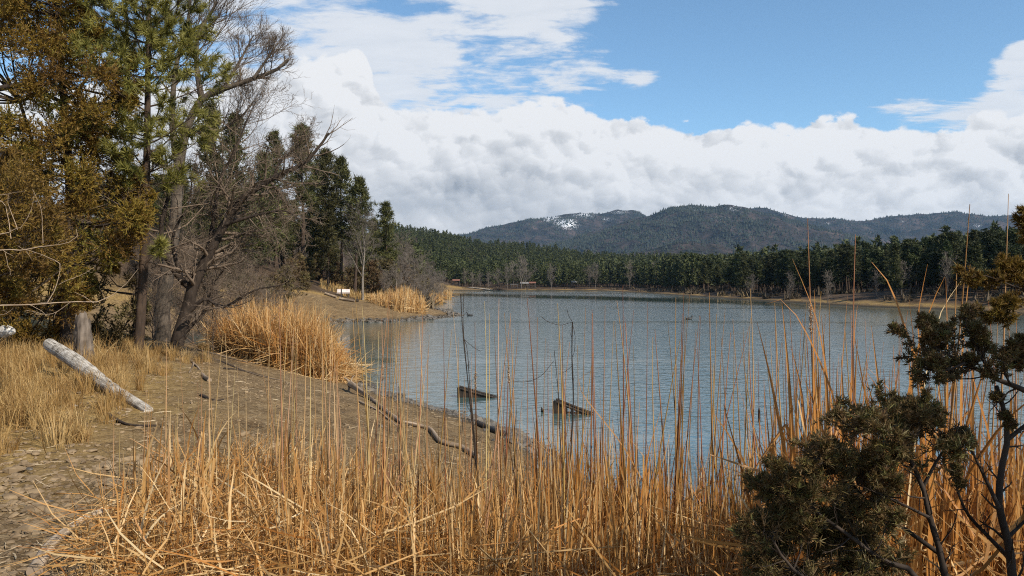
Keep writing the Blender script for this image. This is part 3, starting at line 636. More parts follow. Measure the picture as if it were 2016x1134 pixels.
# bare trees at the foot of the far wood
fb = [template_bare(95 + i, 9, 30, 14, .12, .05, 2, 'bare_tree', 'small grey bare tree at the foot of the far wood', 'tree', 'grey bare trees along the far shore', 'twig_grey', 'twig_grey', .12) for i in range(3)]
spots = [(930, 376, .8), (945, 378, .75), (962, 376, .8), (980, 380, 1), (998, 378, 1.1), (1027, 382, 1.5), (1034, 386, 1.4), (1085, 376, 1.1), (1160, 374, 1), (1172, 372, 1.2), (1240, 360, 1.1), (1290, 330, 1), (1010, 392, 1.3), (915, 384, .8),
         (1630, 128, .5), (1775, 122, .52), (1865, 113, .56), (1555, 145, .5), (1480, 168, .5), (1725, 124, .36), (1910, 112, .42)]
for i, (px, d, s) in enumerate(spots):
    x = px_at(px, d); s = s * 1.0
    if i < 3: place(fb[i], px, d, rng.random() * 6, s)
    else:
        o = copy_thing(fb[i % 3], (x, d, g1(x, d)), rng.random() * 6, (s, s))
        if i > 13: o['label'] = 'round grey leafless bush at the edge of the right shore wood'; o['group'] = 'grey leafless bushes along the right shore'

# ------------------------------------------------------------------ near green pine
def near_pine():
    rng = rs(63); b = ground(272, 700); d = b[1]; tr, cr = MB(), MB()
    P, r = limb([(270, 712), (276, 640), (284, 500), (290, 300), (293, 100), (296, -60), (297, -230)], d, .14, .03, 24); tubes(tr, P, r, 10)
    s = np.sort(rng.random(78)); z0 = .34
    n = len(s); t = z0 + (1 - z0) * s; f = t * 23; i = np.clip(f.astype(int), 0, 22); b0 = P[0][i] * (1 - (f - i))[:, None] + P[0][i + 1] * (f - i)[:, None]
    ln = np.interp(t, [.34, .5, .7, 1], [1.15, 1.7, 1.75, .3]) * rng.uniform(.6, 1.15, n); az = np.arange(n) * 2.399
    dirn = nrm(np.stack([np.cos(az), np.sin(az), rng.normal(.25, .22, n)], -1))
    bp = b0[:, None] + dirn[:, None] * ln[:, None, None] * np.linspace(0, 1, 6)[None, :, None] + rng.normal(size=(n, 6, 3)) * .035 * np.linspace(0, 1, 6)[None, :, None] + np.array([0, 0, .25]) * (ln[:, None, None] * np.linspace(0, 1, 6)[None, :, None] ** 2)
    br = np.linspace(.026, .008, 6)[None] * np.ones((n, 1)); tubes(tr, bp, br, 5)
    # a low branch reaching right with a bright tuft
    lb, lr_ = limb([(284, 520), (300, 505), (322, 488)], d - .8, .03, .012, 6); bp = np.concatenate([bp, lb]); br = np.concatenate([br, lr_]); tubes(tr, lb, lr_, 5)
    P1, r1 = sprout(bp, br, 7, rng, .35, 1, 42, 12, .42, 4, .1, .1, .6, .006); tubes(tr, P1, r1, 4)
    P2, r2 = sprout(P1, r1, 2, rng, .5, 1, 40, 12, .55, 3, .1, .1, .7, .005); tubes(tr, P2, r2, 3)
    tips = np.concatenate([bp[:, -1], P1[:, -1], P1[:, 2], P2[:, -1], P2[:, 1]]); td = nrm(np.concatenate([bp[:, -1] - bp[:, -2], P1[:, -1] - P1[:, -2], P1[:, 2] - P1[:, 1], P2[:, -1] - P2[:, -2], P2[:, 1] - P2[:, 0]]))
    M_ = 20; N = len(tips)
    dd = nrm(rng.normal(size=(N, M_, 3)) * .75 + td[:, None] * .9 + np.array([0, 0, .15])); c = tips[:, None] - td[:, None] * rng.random((N, M_, 1)) * .10
    a = np.clip(.5 + rng.normal(0, .18, (N, 1)) + rng.normal(0, .15, (N, M_)), 0, 1).reshape(-1)
    blades(cr, c.reshape(-1, 3), dd.reshape(-1, 3), .24 * rng.uniform(.7, 1.2, N * M_), .019, rng, a)
    t = thing('pine_tree', 'near young pine with light green needles rising past the top of the photo', 'tree', tuple(b))
    tr.build('trunk', M['bark_pine'], t, origin=b, smooth=True); cr.build('crown', M['needle'], t, origin=b)
near_pine()

# ------------------------------------------------------------------ junipers
def in_poly(px, py, poly):
    ins = False; n = len(poly)
    for i in range(n):
        (ax, ay), (bx, by) = poly[i], poly[(i + 1) % n]
        if (ay > py) != (by > py) and px < (bx - ax) * (py - ay) / (by - ay) + ax: ins = not ins
    return ins
def edge_dist(px, py, poly):
    p = np.array(poly, float); a = p; b = np.roll(p, -1, 0); e = b - a; t = np.clip(((px - a[:, 0]) * e[:, 0] + (py - a[:, 1]) * e[:, 1]) / (e ** 2).sum(1), 0, 1)
    return np.sqrt(((np.array([px, py]) - a - e * t[:, None]) ** 2).sum(1)).min()
def sprays(cr, tr, centres, rads, rng, ntw=26, nsh=14, shl=.07, shw=.016, a0=.45, asd=.18, up=.25, out=None, tube=False, twr=.003, m=0):
    """foliage sprays: in each clump twigs radiate and carry short scale-leaf shoots"""
    n = len(centres); c = np.asarray(centres); rr = np.asarray(rads)
    d = rng.normal(size=(n, ntw, 3)) + np.array([0, 0, up])
    if out is not None: d = d + np.asarray(out)[:, None]
    d = nrm(d); ln = rr[:, None] * rng.uniform(.55, 1.1, (n, ntw)); K = 4
    st = c[:, None] - d * 0 + rng.normal(size=(n, ntw, 3)) * (rr * .15)[:, None, None]
    P = np.empty((n, ntw, K, 3)); P[..., 0, :] = st; dd = d
    for k in range(1, K): dd = nrm(dd + rng.normal(size=dd.shape) * .2 + np.array([0, 0, .08])); P[..., k, :] = P[..., k - 1, :] + dd * (ln / (K - 1))[..., None]
    P = P.reshape(-1, K, 3); N = len(P)
    if tr is not None: tubes(tr, P, np.full((N, K), twr) * np.linspace(1.2, .5, K)[None], 3, m=m)
    t = rng.uniform(.25, 1., (N, nsh)); f = t * (K - 1); i = np.clip(f.astype(int), 0, K - 2); fr = (f - i)[..., None]; ii = np.arange(N)[:, None]
    p = P[ii, i] * (1 - fr) + P[ii, i + 1] * fr; tan = nrm(P[ii, i + 1] - P[ii, i])
    sd = nrm(tan * .9 + rng.normal(size=(N, nsh, 3)) * .55 + np.array([0, 0, .12]))
    ca = np.repeat(np.clip(rng.normal(a0, asd, n), 0, 1), ntw)
    a = np.clip(ca[:, None] + rng.normal(0, .08, (N, 1)) + rng.normal(0, .12, (N, nsh)), 0, 1).reshape(-1)
    L = shl * rng.uniform(.6, 1.3, N * nsh)
    if tube:
        b = p.reshape(-1, 3); q = sd.reshape(-1, 3); tip = b + q * L[:, None]
        tubes(cr, np.stack([b, b + q * L[:, None] * .6, tip], 1), np.stack([np.full(len(b), shw * .42), np.full(len(b), shw * .5), np.full(len(b), shw * .14)], 1), 3, a)
    else: blades(cr, p.reshape(-1, 3), sd.reshape(-1, 3), L, shw * rng.uniform(.7, 1.3, N * nsh), rng, a)

def poly_juniper(seed, poly, d0, thick, ncl, rad, mat, trunks, label, base, ntw=26, nsh=13, shl=.10, shw=.026, holes=()):
    rng = rs(seed); tr, cr = MB(), MB(); xs = [p[0] for p in poly]; ys = [p[1] for p in poly]; cs, rr = [], []
    while len(cs) < ncl:
        px, py = rng.uniform(min(xs), max(xs)), rng.uniform(min(ys), max(ys))
        if not in_poly(px, py, poly): continue
        if any(((px - hx) / hr) ** 2 + ((py - hy) / hr) ** 2 < 1 for hx, hy, hr in holes): continue
        e = edge_dist(px, py, poly) / F * d0; t_ = min(thick, .35 + e * 1.6); r = min(rad, .18 + e * .75) * rng.uniform(.75, 1.2)
        cs.append(at(px, py, d0 + rng.uniform(-1, 1) * t_)); rr.append(r)
    cs = np.array(cs); rr = np.array(rr)
    lims = [limb(*tk) for tk in trunks]
    for P, r in lims: tubes(tr, P, r, 9)
    allp = np.concatenate([P[0][5:] for P, r in lims])
    # a branch from the nearest lower trunk point to every clump
    for i in range(0, ncl, 2):
        c = cs[i]; dist = np.linalg.norm((allp - c) * np.array([1, 1, .8]), axis=1) + np.where(allp[:, 2] > c[2], 3, 0); s = allp[np.argmin(dist)]
        mid = (s + c) / 2 + rng.normal(0, .12, 3) - np.array([0, 0, .1]); tubes(tr, resample([s, mid, c], 6), np.linspace(.035, .008, 6), 4)
    ctr = cs.mean(0); out = nrm(cs - np.array([ctr[0], ctr[1], 0]) - np.array([0, 0, 1]) * cs[:, 2:3]) * .8
    sprays(cr, tr, cs, rr, rng, ntw, nsh, shl, shw, .42, .22, .15, out)
    t = thing('juniper_tree', label, 'tree', tuple(base)); tr.build('trunk', M['bark_dark'], t, origin=base, smooth=True); cr.build('crown', mat, t, origin=base)

gb = ground(128, 692); dj = gb[1]
POLY_A = [(-90, -120), (150, -120), (165, -60), (172, 20), (200, 55), (248, 100), (280, 150), (262, 205), (268, 245), (242, 275), (276, 322), (302, 392), (296, 452), (272, 495), (235, 525), (180, 560), (165, 620), (120, 668), (90, 690), (40, 672), (-90, 640)]
poly_juniper(64, POLY_A, dj, 2.1, 350, .60, M['juniper'], [([(128, 700), (132, 640), (136, 540), (140, 400), (130, 250), (120, 100), (110, -80)], dj, .17, .05, 22), ([(112, 640), (116, 560), (112, 470), (80, 330), (40, 200)], dj + .4, .11, .04, 16), ([(0, 175), (60, 168), (130, 200), (190, 130)], dj - .3, .08, .03, 10)],
             'large brown-gold juniper filling the top corner above the weathered log', gb, 52, 20, .085, .026, holes=[(22, 118, 30), (55, 108, 16), (10, 190, 22), (45, 225, 14)])
d2 = 10.5; b2 = np.array([px_at(-120, d2), d2, g1(px_at(-120, d2), d2)])
poly_juniper(65, [(-260, 240), (-60, 262), (10, 285), (55, 318), (108, 372), (122, 425), (112, 500), (70, 560), (10, 596), (-260, 620)], d2, 1.1, 110, .42, M['juniper_gold'], [([(-120, 800), (-118, 650), (-100, 500), (-80, 380), (-70, 280)], d2, .10, .03, 14)],
             'orange-tinged juniper cut by the side of the photo, in front of the big juniper', b2, 36, 17, .06, .016)
# dark brown dying lower juniper right of the trunk
d3 = dj + 2.5; b3 = np.array([px_at(262, d3), d3, g1(px_at(262, d3), d3)])
poly_juniper(66, [(175, 560), (215, 520), (265, 530), (285, 580), (288, 640), (270, 680), (225, 690), (185, 660)], d3, .8, 26, .38, M['shrub'], [([(266, 700), (268, 650), (272, 590), (270, 520)], d3, .13, .06, 10)],
             'low rusty brown bush with a blackened trunk between the big juniper and the bare tree', b3, 30, 12, .12, .032)

# ------------------------------------------------------------------ right foreground junipers
def right_junipers():
    # a small bush in the corner
    rng = rs(67); d = 2.75; bx = px_at(1870, d); b = np.array([bx, d, g1(bx, d)]); tr, cr = MB(), MB()
    L = lambda pts, dd, r0, r1, K=12: limb(pts, dd, r0, r1, K)
    lims = [L([(1905, 1480), (1880, 1250), (1855, 1100), (1832, 1020), (1818, 960), (1795, 910), (1770, 860), (1740, 830)], d, .020, .005, 18),
            L([(1880, 1260), (1800, 1130), (1740, 1105), (1680, 1060), (1610, 1010), (1560, 960)], d - .1, .013, .004),
            L([(1850, 1090), (1780, 1040), (1720, 1000), (1660, 930), (1620, 880)], d + .05, .009, .003),
            L([(1832, 1020), (1760, 985), (1690, 955)], d - .05, .006, .002),
            L([(1880, 1260), (1760, 1190), (1650, 1170), (1560, 1120), (1520, 1060)], d - .15, .012, .004),
            L([(1818, 960), (1850, 900), (1880, 860), (1890, 830)], d + .05, .007, .002),
            L([(1795, 910), (1740, 880), (1700, 860)], d, .006, .002)]
    for P, r in lims: tubes(tr, P, r, 7)
    for P, r in lims:
        P1, r1 = sprout(P, r, 9, rng, .35, 1, 48, 14, .30, 5, .14, .06, .4, .0016, 0, .6); tubes(tr, P1, r1, 4)
        P2, r2 = sprout(P1, r1, 4, rng, .2, 1, 42, 14, .55, 4, .14, .05, .6, .0012); tubes(tr, P2, r2, 3)
    cl = [(1740, 832, .085), (1700, 845, .08), (1780, 840, .075), (1810, 855, .06), (1655, 900, .09), (1620, 910, .07), (1690, 905, .09), (1740, 890, .085), (1790, 885, .07), (1840, 880, .06), (1870, 870, .055), (1895, 880, .05),
          (1560, 975, .075), (1600, 985, .09), (1540, 1020, .075), (1580, 1040, .10), (1640, 980, .09), (1700, 965, .075), (1530, 1075, .06), (1560, 1100, .10), (1620, 1060, .10), (1680, 1050, .09), (1640, 1110, .10), (1720, 1060, .075), (1600, 1150, .11), (1700, 1130, .09), (1760, 1090, .06), (1860, 915, .055), (1810, 925, .05)]
    cs = np.array([at(px, py, d + rng.normal(0, .10)) for px, py, r in cl]); rr = np.array([c[2] for c in cl])
    poly = [(1492, 1070), (1530, 965), (1590, 890), (1650, 862), (1690, 822), (1755, 806), (1830, 835), (1895, 845), (1890, 895), (1800, 930), (1770, 1000), (1765, 1134), (1755, 1220), (1500, 1220)]
    ex = []
    while len(ex) < 68:
        px, py = rng.uniform(1490, 1900), rng.uniform(806, 1220)
        if in_poly(px, py, poly): ex.append(at(px, py, d + rng.normal(0, .13)))
    cs = np.concatenate([cs, np.array(ex)]); rr = np.concatenate([rr, rng.uniform(.05, .08, len(ex))])
    out = np.array([[-.5, -.1, .35]] * len(cs))
    pc = []
    for c in ex:
        q = np.concatenate([P[0][6:] for P, r in lims]); s0 = q[np.argmin(np.linalg.norm(q - c + np.array([0, 0, .05]), axis=1))]; pc.append(resample([s0, (s0 + c) / 2 + rng.normal(0, .015, 3), c, c + nrm(np.array([-.5, -.1, .45]) + rng.normal(0, .35, 3)) * .06], 7))
    A = np.array(pc); ra = np.ones((len(A), 1)) * np.linspace(.0035, .0012, 7)[None]; tubes(tr, A, ra, 4); A1, r1 = sprout(A, ra, 7, rng, .35, 1, 42, 12, .0 + .55, 5, .12, .08, .5, .0014, 0, .16); tubes(tr, A1, r1, 3); A2, r2 = sprout(A1, r1, 4, rng, .25, 1, 38, 12, .55, 4, .12, .08, .6, .0011); tubes(tr, A2, r2, 3)
    cc = np.concatenate([B[:, k] for B in (A1, A2) for k in range(1, B.shape[1])]); oo = np.concatenate([nrm(B[:, k] - B[:, k - 1]) for B in (A1, A2) for k in range(1, B.shape[1])]); sprays(cr, None, cc, np.full(len(cc), .018), rng, 2, 9, .020, .0040, .45, .2, .1, oo * 1.7)
    sprays(cr, tr, cs, rr, rng, 11, 12, .026, .0032, .45, .2, .2, out, tube=True, twr=.0011)
    t = thing('juniper_bush', 'dark rounded juniper bush low in the corner before the orange reeds', 'shrub', tuple(b)); tr.build('trunk', M['bark_dark'], t, origin=b, smooth=True); cr.build('crown', M['juniper_dark'], t, origin=b)
    # taller open juniper with a drooping bough
    rng = rs(68); d = 3.1; bx = px_at(2000, d); b = np.array([bx, d, g1(bx, d)]); tr, cr = MB(), MB()
    lims = [L([(2010, 1420), (1996, 1150), (1985, 1060), (1968, 1000), (1972, 930), (1985, 860), (1975, 800), (1962, 760)], d, .024, .008, 18),
            L([(1990, 1100), (1950, 1060), (1905, 1010), (1885, 960), (1878, 925)], d + .05, .010, .003),
            L([(1968, 1000), (1940, 940), (1915, 890), (1895, 860)], d - .05, .009, .003),
            L([(1985, 865), (2016, 840), (2050, 810)], d, .010, .004),
            L([(2080, 800), (2010, 765), (1960, 745), (1900, 715), (1850, 690), (1810, 665)], d - .1, .013, .003, 14),
            L([(1960, 745), (1930, 700), (1910, 660), (1900, 640)], d - .1, .007, .002),
            L([(1850, 690), (1835, 665), (1828, 640)], d - .1, .005, .002, 8),
            L([(1900, 715), (1860, 730), (1820, 725)], d - .15, .005, .002, 8),
            L([(2040, 760), (2016, 720), (1990, 690)], d, .008, .002, 8),
            L([(1985, 1060), (2016, 1030), (2040, 1000)], d, .008, .003, 8)]
    for P, r in lims: tubes(tr, P, r, 7)
    for P, r in lims:
        P1, r1 = sprout(P, r, 10, rng, .25, 1, 52, 14, .30, 5, .14, .03, .4, .0016, 0, .5); tubes(tr, P1, r1, 4)
        P2, r2 = sprout(P1, r1, 4, rng, .2, 1, 42, 14, .5, 4, .14, .04, .6, .0011); tubes(tr, P2, r2, 3)
    cs, rr, ou = [], [], []
    for q, (P, r) in enumerate(lims):
        n1, t0, lr_ = ((11, .30, .30) if q == 4 else (7, .2, .45) if q in (5, 6, 7, 8) else (3, .8, .10))
        P1, r1 = sprout(P, r, n1, rng, t0, 1, 46, 12, lr_, 6, .10, .09, .45, .0018, 0, .5); tubes(tr, P1, r1, 4)
        P2, r2 = sprout(P1, r1, 6, rng, .2, 1, 40, 12, .5, 5, .12, .07, .6, .0013); tubes(tr, P2, r2, 3)
        for A in (P1, P2):
            for k in range(2, A.shape[1]): cs.append(A[:, k]); ou.append(nrm(A[:, k] - A[:, k - 1])); rr.append(np.full(len(A), .020))
    cs, ou, rr = np.concatenate(cs), np.concatenate(ou), np.concatenate(rr)
    sprays(cr, tr, cs, rr, rng, 3, 9, .017, .0030, .45, .22, .1, ou * 1.6, tube=True, twr=.0010)
    t = thing('juniper_tree', 'open dark juniper with a bough drooping toward the lake above the corner bush', 'tree', tuple(b)); tr.build('trunk', M['bark_dark'], t, origin=b, smooth=True); cr.build('crown', M['juniper_dark'], t, origin=b)
    # the bigger juniper at the edge, which shades the corner
    rng = rs(69); d = 3.2; b = np.array([3.3, 1.9, g1(3.3, 1.9)]); tr, cr = MB(), MB()
    P = resample([b + (0, 0, -.1), b + (.05, 0, 1.2), b + (-.1, .1, 2.4), b + (0, 0, 4.2)], 14); tubes(tr, P, np.linspace(.11, .02, 14), 9)
    cs, rr = [], []
    while len(cs) < 44:
        p = rng.uniform(-1, 1, 3)
        if np.linalg.norm(p) > 1 or np.linalg.norm(p) < .35: continue
        q = np.array([3.15, 1.05, 4.75]) + p * np.array([1.05, 1.0, 1.2])
        if abs(q[0]) < .646 * q[1] + .30 and q[1] > 0: continue
        cs.append(q); rr.append(rng.uniform(.16, .26))
    cs = np.array(cs); rr = np.array(rr)
    for i in range(0, len(cs)):
        c = cs[i]; q0 = P[np.argmin(np.linalg.norm(P - c - np.array([0, 0, -.4]), axis=1))]; tubes(tr, resample([q0, (q0 + c) / 2 + rng.normal(0, .06, 3), c], 5), np.linspace(.018, .004, 5), 4)
    sprays(cr, tr, cs, rr, rng, 26, 11, .05, .010, .45, .2, .2, twr=.002)
    cc, oo = [], []
    for pts, dd in (([(2200, 640), (2100, 600), (2030, 575), (1985, 560), (1950, 545), (1915, 540)], 3.3), ([(2060, 588), (2010, 600), (1975, 612), (1945, 618)], 3.25), ([(2120, 560), (2070, 505), (2040, 470), (2022, 445), (2014, 432)], 3.4), ([(2030, 575), (2000, 530), (1975, 522)], 3.35)):
        A, r_ = limb(pts, dd, .010, .002, 12); tubes(tr, A, r_, 5)
        A1, r1 = sprout(A, r_, 10, rng, .35, 1, 45, 12, .24, 6, .1, .05, .45, .0018, 0, .45); tubes(tr, A1, r1, 4)
        A2, r2 = sprout(A1, r1, 5, rng, .2, 1, 40, 12, .5, 5, .12, .05, .6, .0013); tubes(tr, A2, r2, 3)
        for B in (A1, A2):
            for k in range(2, B.shape[1]): cc.append(B[:, k]); oo.append(nrm(B[:, k] - B[:, k - 1]))
    cc, oo = np.concatenate(cc), np.concatenate(oo); sprays(cr, tr, cc, np.full(len(cc), .024), rng, 3, 9, .020, .0042, .5, .2, .1, oo * 1.6, twr=.0012)
    A, r_ = limb([(2400, 760), (2300, 700), (2200, 640)], 3.3, .022, .010, 8); tubes(tr, A, r_, 6); q0 = P[5]; tubes(tr, resample([q0, (q0 + A[0, 0]) / 2, A[0, 0]], 6), np.full(6, .022), 6)
    q1 = at(2120, 560, 3.4); tubes(tr, resample([A[0, 4], (A[0, 4] + q1) / 2, q1], 5), np.full(5, .010), 5)
    t = thing('juniper_tree', 'sunlit golden-brown juniper reaching into the photo over the far shore', 'tree', tuple(b)); tr.build('trunk', M['bark_dark'], t, origin=b, smooth=True); cr.build('crown', M['juniper_gold'], t, origin=b)
right_junipers()

# ------------------------------------------------------------------ reeds
def blade_paths(base, h, th0, th1, az, K, rng, fold=None, foldang=0.):
    """stems that start th0 from vertical, bend by th1 toward the tip and may be folded over at a fraction of their length"""
    N = len(base); t = (np.arange(K - 1) + .5) / (K - 1)
    th = th0[:, None] + th1[:, None] * t[None] ** 2
    if fold is not None: th = th + np.where(t[None] > fold[:, None], foldang[:, None], 0)
    az = az[:, None] + rng.normal(0, .08, (N, K - 1))
    st = np.stack([np.sin(th) * np.cos(az), np.sin(th) * np.sin(az), np.cos(th)], -1) * (h / (K - 1))[:, None, None]
    return np.concatenate([base[:, None], base[:, None] + np.cumsum(st, 1)], 1)
def reed_mass(mb, X, Y, h, w, rng, lean=.10, bend=.35, pfold=.35, m=0, vlo=0, vhi=1, K=7, sink=.05):
    N = len(X); base = np.stack([X, Y, np.maximum(gz(X, Y), -.1) - sink], -1)
    fold = np.where(rng.random(N) < pfold, rng.uniform(.25, .8, N), 2.)
    P = blade_paths(base, h, np.abs(rng.normal(0, lean, N)), rng.normal(0, 1, N) * bend, rng.random(N) * 6.28, K, rng, fold, rng.uniform(.6, 2.3, N))
    gzp = np.maximum(gz(P[..., 0], P[..., 1]), 0) + .02; P[..., 2] = np.where(np.arange(K)[None] > 0, np.maximum(P[..., 2], gzp), P[..., 2])
    s = rng.normal(size=(N, 3)); s[:, 2] *= .2; side = nrm(np.cross(nrm(P[:, -1] - P[:, 0]), nrm(s)))
    ww = w[:, None] * np.interp(np.linspace(0, 1, K), [0, .2, .7, 1], [.8, 1, .8, .12])[None]
    ribbons(mb, P, side, ww, rng.uniform(vlo, vhi, N), m)

def lying_straw(mb, X, Y, L, w, rng, zlo, zhi, tilt=.25, m=0):
    N = len(X); z = np.maximum(gz(X, Y), 0) + rng.uniform(zlo, zhi, N); K = 4
    P = blade_paths(np.stack([X, Y, z], -1), L, np.full(N, math.pi / 2) + rng.normal(0, tilt, N), rng.normal(0, .35, N), rng.random(N) * 6.28, K, rng)
    g = np.maximum(gz(P[..., 0], P[..., 1]), 0) + .015; P[..., 2] = np.maximum(P[..., 2], g)
    s = rng.normal(size=(N, 3)); side = nrm(np.cross(nrm(P[:, -1] - P[:, 0]), s)); ribbons(mb, P, side, w[:, None] * np.array([.8, 1, .9, .3])[None], rng.uniform(0, 1, N), m)

def foreground_reeds():
    rng = rs(101); mb = MB()
    # density by direction: starts left, thickens to the right
    def pts(n, px0, px1, d0, d1, pw=1.0):
        px = rng.uniform(px0, px1, n); d = d0 + (d1 - d0) * rng.random(n) ** pw
        x = px_at(px, d); 
        left = px_at(np.interp(d, [4, 6, 7.5, 9], [60, 190, 330, 560]), d); k = x > left + rng.normal(0, .12, n)
        return x[k], d[k]
    # standing broken blades
    def some(n, px0, px1, d0, d1, h0, h1, w0, w1, lean, bend, pf, m, pw=1.):
        X, Y = pts(n, px0, px1, d0, d1, pw); k = len(X); hh = h0 + (h1 - h0) * rng.random(k) ** 1.7; hh = hh * np.interp(1008 + X / Y * F, [150, 700, 1000], [.68, .8, 1]); reed_mass(mb, X, Y, hh, rng.uniform(w0, w1, k), rng, lean, bend, pf, m)
    some(7600, 150, 2150, 4.5, 8.8, .35, 1.15, .006, .015, .20, .5, .50, 0)
    some(2000, 150, 2150, 4.5, 8.8, .30, .95, .006, .016, .40, .7, .70, 1)
    some(1500, 560, 2150, 4.6, 8.6, .7, 1.55, .006, .015, .09, .2, .22, 0); some(1500, 1050, 2150, 4.6, 8.2, .8, 1.6, .007, .016, .10, .22, .25, 2); some(900, 1050, 2150, 4.6, 8.2, .7, 1.45, .006, .014, .12, .25, .3, 1)
    some(4200, 250, 2150, 4.6, 8.6, .35, 1.15, .006, .015, .22, .5, .45, 2)
    # thatch of fallen leaves
    for n, a_, b_, dd, zh, ti, mm in ((2400, 130, 2150, 9.0, .52, .38, 1), (6600, 130, 2150, 9.0, .46, .38, 0), (1300, 120, 1100, 8.4, .16, .18, 1), (3600, 120, 2150, 8.8, .45, .4, 2)):
        X, Y = pts(n, a_, b_, 4.3, dd); k = len(X); lying_straw(mb, X, Y, rng.uniform(.18, .75, k), rng.uniform(.004, .012, k), rng, .0, zh, ti, mm)
    # bunches: several leaves out of one root
    for cpx, cd, n_, hh, mm in [(1235, 6.2, 34, 1.55, 2), (1265, 6.6, 26, 1.35, 2), (1320, 6.0, 22, 1.3, 2), (1120, 6.4, 26, 1.45, 2), (1105, 6.8, 16, 1.2, 0), (560, 7.6, 16, 1.2, 0), (300, 6.3, 12, 1.1, 0), (450, 6.6, 14, 1.05, 0), (1400, 6.4, 18, 1.1, 0), (830, 6.8, 16, 1.0, 0), (960, 6.4, 16, .95, 0), (690, 6.2, 14, 1.0, 0),
                                (1175, 6.6, 24, 1.3, 0), (1290, 6.2, 24, 1.25, 1), (1360, 6.6, 24, 1.2, 2), (1440, 6.0, 26, 1.2, 2), (1510, 5.6, 26, 1.25, 2), (1610, 4.9, 60, 1.75, 2), (1640, 5.2, 50, 1.65, 2), (1580, 5.2, 30, 1.5, 2), (1668, 4.9, 40, 1.6, 2), (1690, 4.8, 40, 1.5, 2), (1745, 5.0, 40, 1.5, 2), (1800, 4.8, 40, 1.55, 2), (1860, 4.6, 40, 1.6, 2), (1930, 4.7, 40, 1.6, 2), (1990, 4.4, 40, 1.55, 2), (2050, 4.4, 40, 1.5, 2), (1545, 5.6, 22, 1.15, 2), (1480, 6.0, 20, 1.05, 0)]:
        n_ = int(n_ * (1.7 if cpx > 1500 else 1.15)); X = px_at(cpx, cd) + rng.normal(0, .085, n_); Y = cd + rng.normal(0, .12, n_); reed_mass(mb, X, Y, hh * rng.uniform(.5, 1.05, n_), rng.uniform(.010, .020, n_), rng, .06, .18, .15, mm)
    # broad curling leaves among the stems
    for n, a_, b_, d0, d1, h0, h1, bd, mm in ((520, 250, 1500, 4.8, 8.2, .5, 1.2, .9, 0), (260, 250, 1500, 4.8, 8.2, .4, 1.0, 1.1, 1), (420, 1500, 2150, 3.9, 6.2, .8, 1.75, .55, 2), (260, 1540, 2150, 3.9, 6.2, .7, 1.6, .8, 0), (160, 1540, 1800, 4.4, 5.6, 1.2, 1.85, .3, 2)):
        X, Y = pts(n, a_, b_, d0, d1); k = len(X); reed_mass(mb, X, Y, rng.uniform(h0, h1, k), rng.uniform(.014, .025, k), rng, .13, bd, .3, mm, K=11)
    # the orange stand on the right, nearer
    px = rng.uniform(1480, 2250, 1500); d = rng.uniform(3.5, 6.2, 1500); X = px_at(px, d); k = rng.random(1500) < np.interp(px, [1480, 1700, 2250], [.25, .8, 1]); X, Y = X[k], d[k]
    n = len(X); reed_mass(mb, X, Y, rng.uniform(.7, 1.45, n), rng.uniform(.008, .018, n), rng, .10, .25, .3, 2)
    px = rng.uniform(1520, 2250, 900); d = rng.uniform(3.3, 5.6, 900); n = 900; lying_straw(mb, px_at(px, d), d, rng.uniform(.3, .9, n), rng.uniform(.008, .020, n), rng, .1, .95, .6, 0)
    tag(mb.build('cattail_thatch', [M['reed'], M['reed_pale'], M['reed_orange']]), 'tangled dry cattail leaves massed across the near shore', 'reeds', kind='stuff')
foreground_reeds()

def stalk_proto(i, head=None):
    rng = rs(150 + i); mb = MB(); K = 9; h = 2.0
    P = blade_paths(np.zeros((1, 3)) - np.array([[0, 0, .05]]), np.array([h]), np.array([rng.uniform(0, .03)]), np.array([rng.normal(0, .07)]), np.array([rng.random() * 6.28]), K, rng)
    tubes(mb, P, np.interp(np.linspace(0, 1, K), [0, .55, .8, 1], [.0064, .0050, .0028, .0013])[None], 4, rng.uniform(.2, .9))
    # sheathing dead leaf along the lower stem
    for _ in range(rng.integers(1, 4)):
        j = rng.integers(0, 3); q = blade_paths(P[0, j][None], np.array([rng.uniform(.4, .9)]), np.array([rng.uniform(.02, .12)]), np.array([rng.normal(.1, .4)]), np.array([rng.random() * 6.28]), 6, rng)
        s = nrm(rng.normal(size=(1, 3)) * np.array([1, 1, .1])); ribbons(mb, q, s, (rng.uniform(.007, .012) * np.array([1, 1, .9, .8, .6, .1]))[None], rng.random())
    return mb, P[0]
STALKS = [stalk_proto(i) for i in range(10)]
stalk_mesh = [mb.mesh('cattail_stalk', M['stalk'], smooth=True) for mb, P in STALKS]
M['stalk_tan'] = leaf_mat('tan_stalk', [(0, (.27, .16, .065)), (.5, (.40, .26, .115)), (1, (.52, .37, .19))], .5, .12, .25)
tan_mesh = [mb.mesh('cattail_stalk', M['stalk_tan'], smooth=True) for mb, P in STALKS]
def seed_head(P, i, dark=False, frac=.86, ln=.13, r=.008):
    rng = rs(180 + i); mb = MB(); K = len(P); c = P[int(frac * (K - 1))]; dr = nrm(P[-1] - P[-3])
    if dark:
        q = c + dr * np.linspace(0, ln, 6)[:, None]; tubes(mb, q, np.array([.2, 1, 1.05, 1, .9, .2]) * r, 7, .5)
        return mb.mesh('seed_head', M['dark_head'], smooth=True)
    n = 260; t = rng.random(n); b = c + dr * (t * ln)[:, None] + rng.normal(0, r * .35, (n, 3)); d = nrm(rng.normal(size=(n, 3)) + dr * .3)
    blades(mb, b, d, r * 1.6 * rng.uniform(.5, 1.3, n), .004, rng, rng.random(n)); return mb.mesh('seed_head', M['fluff'])
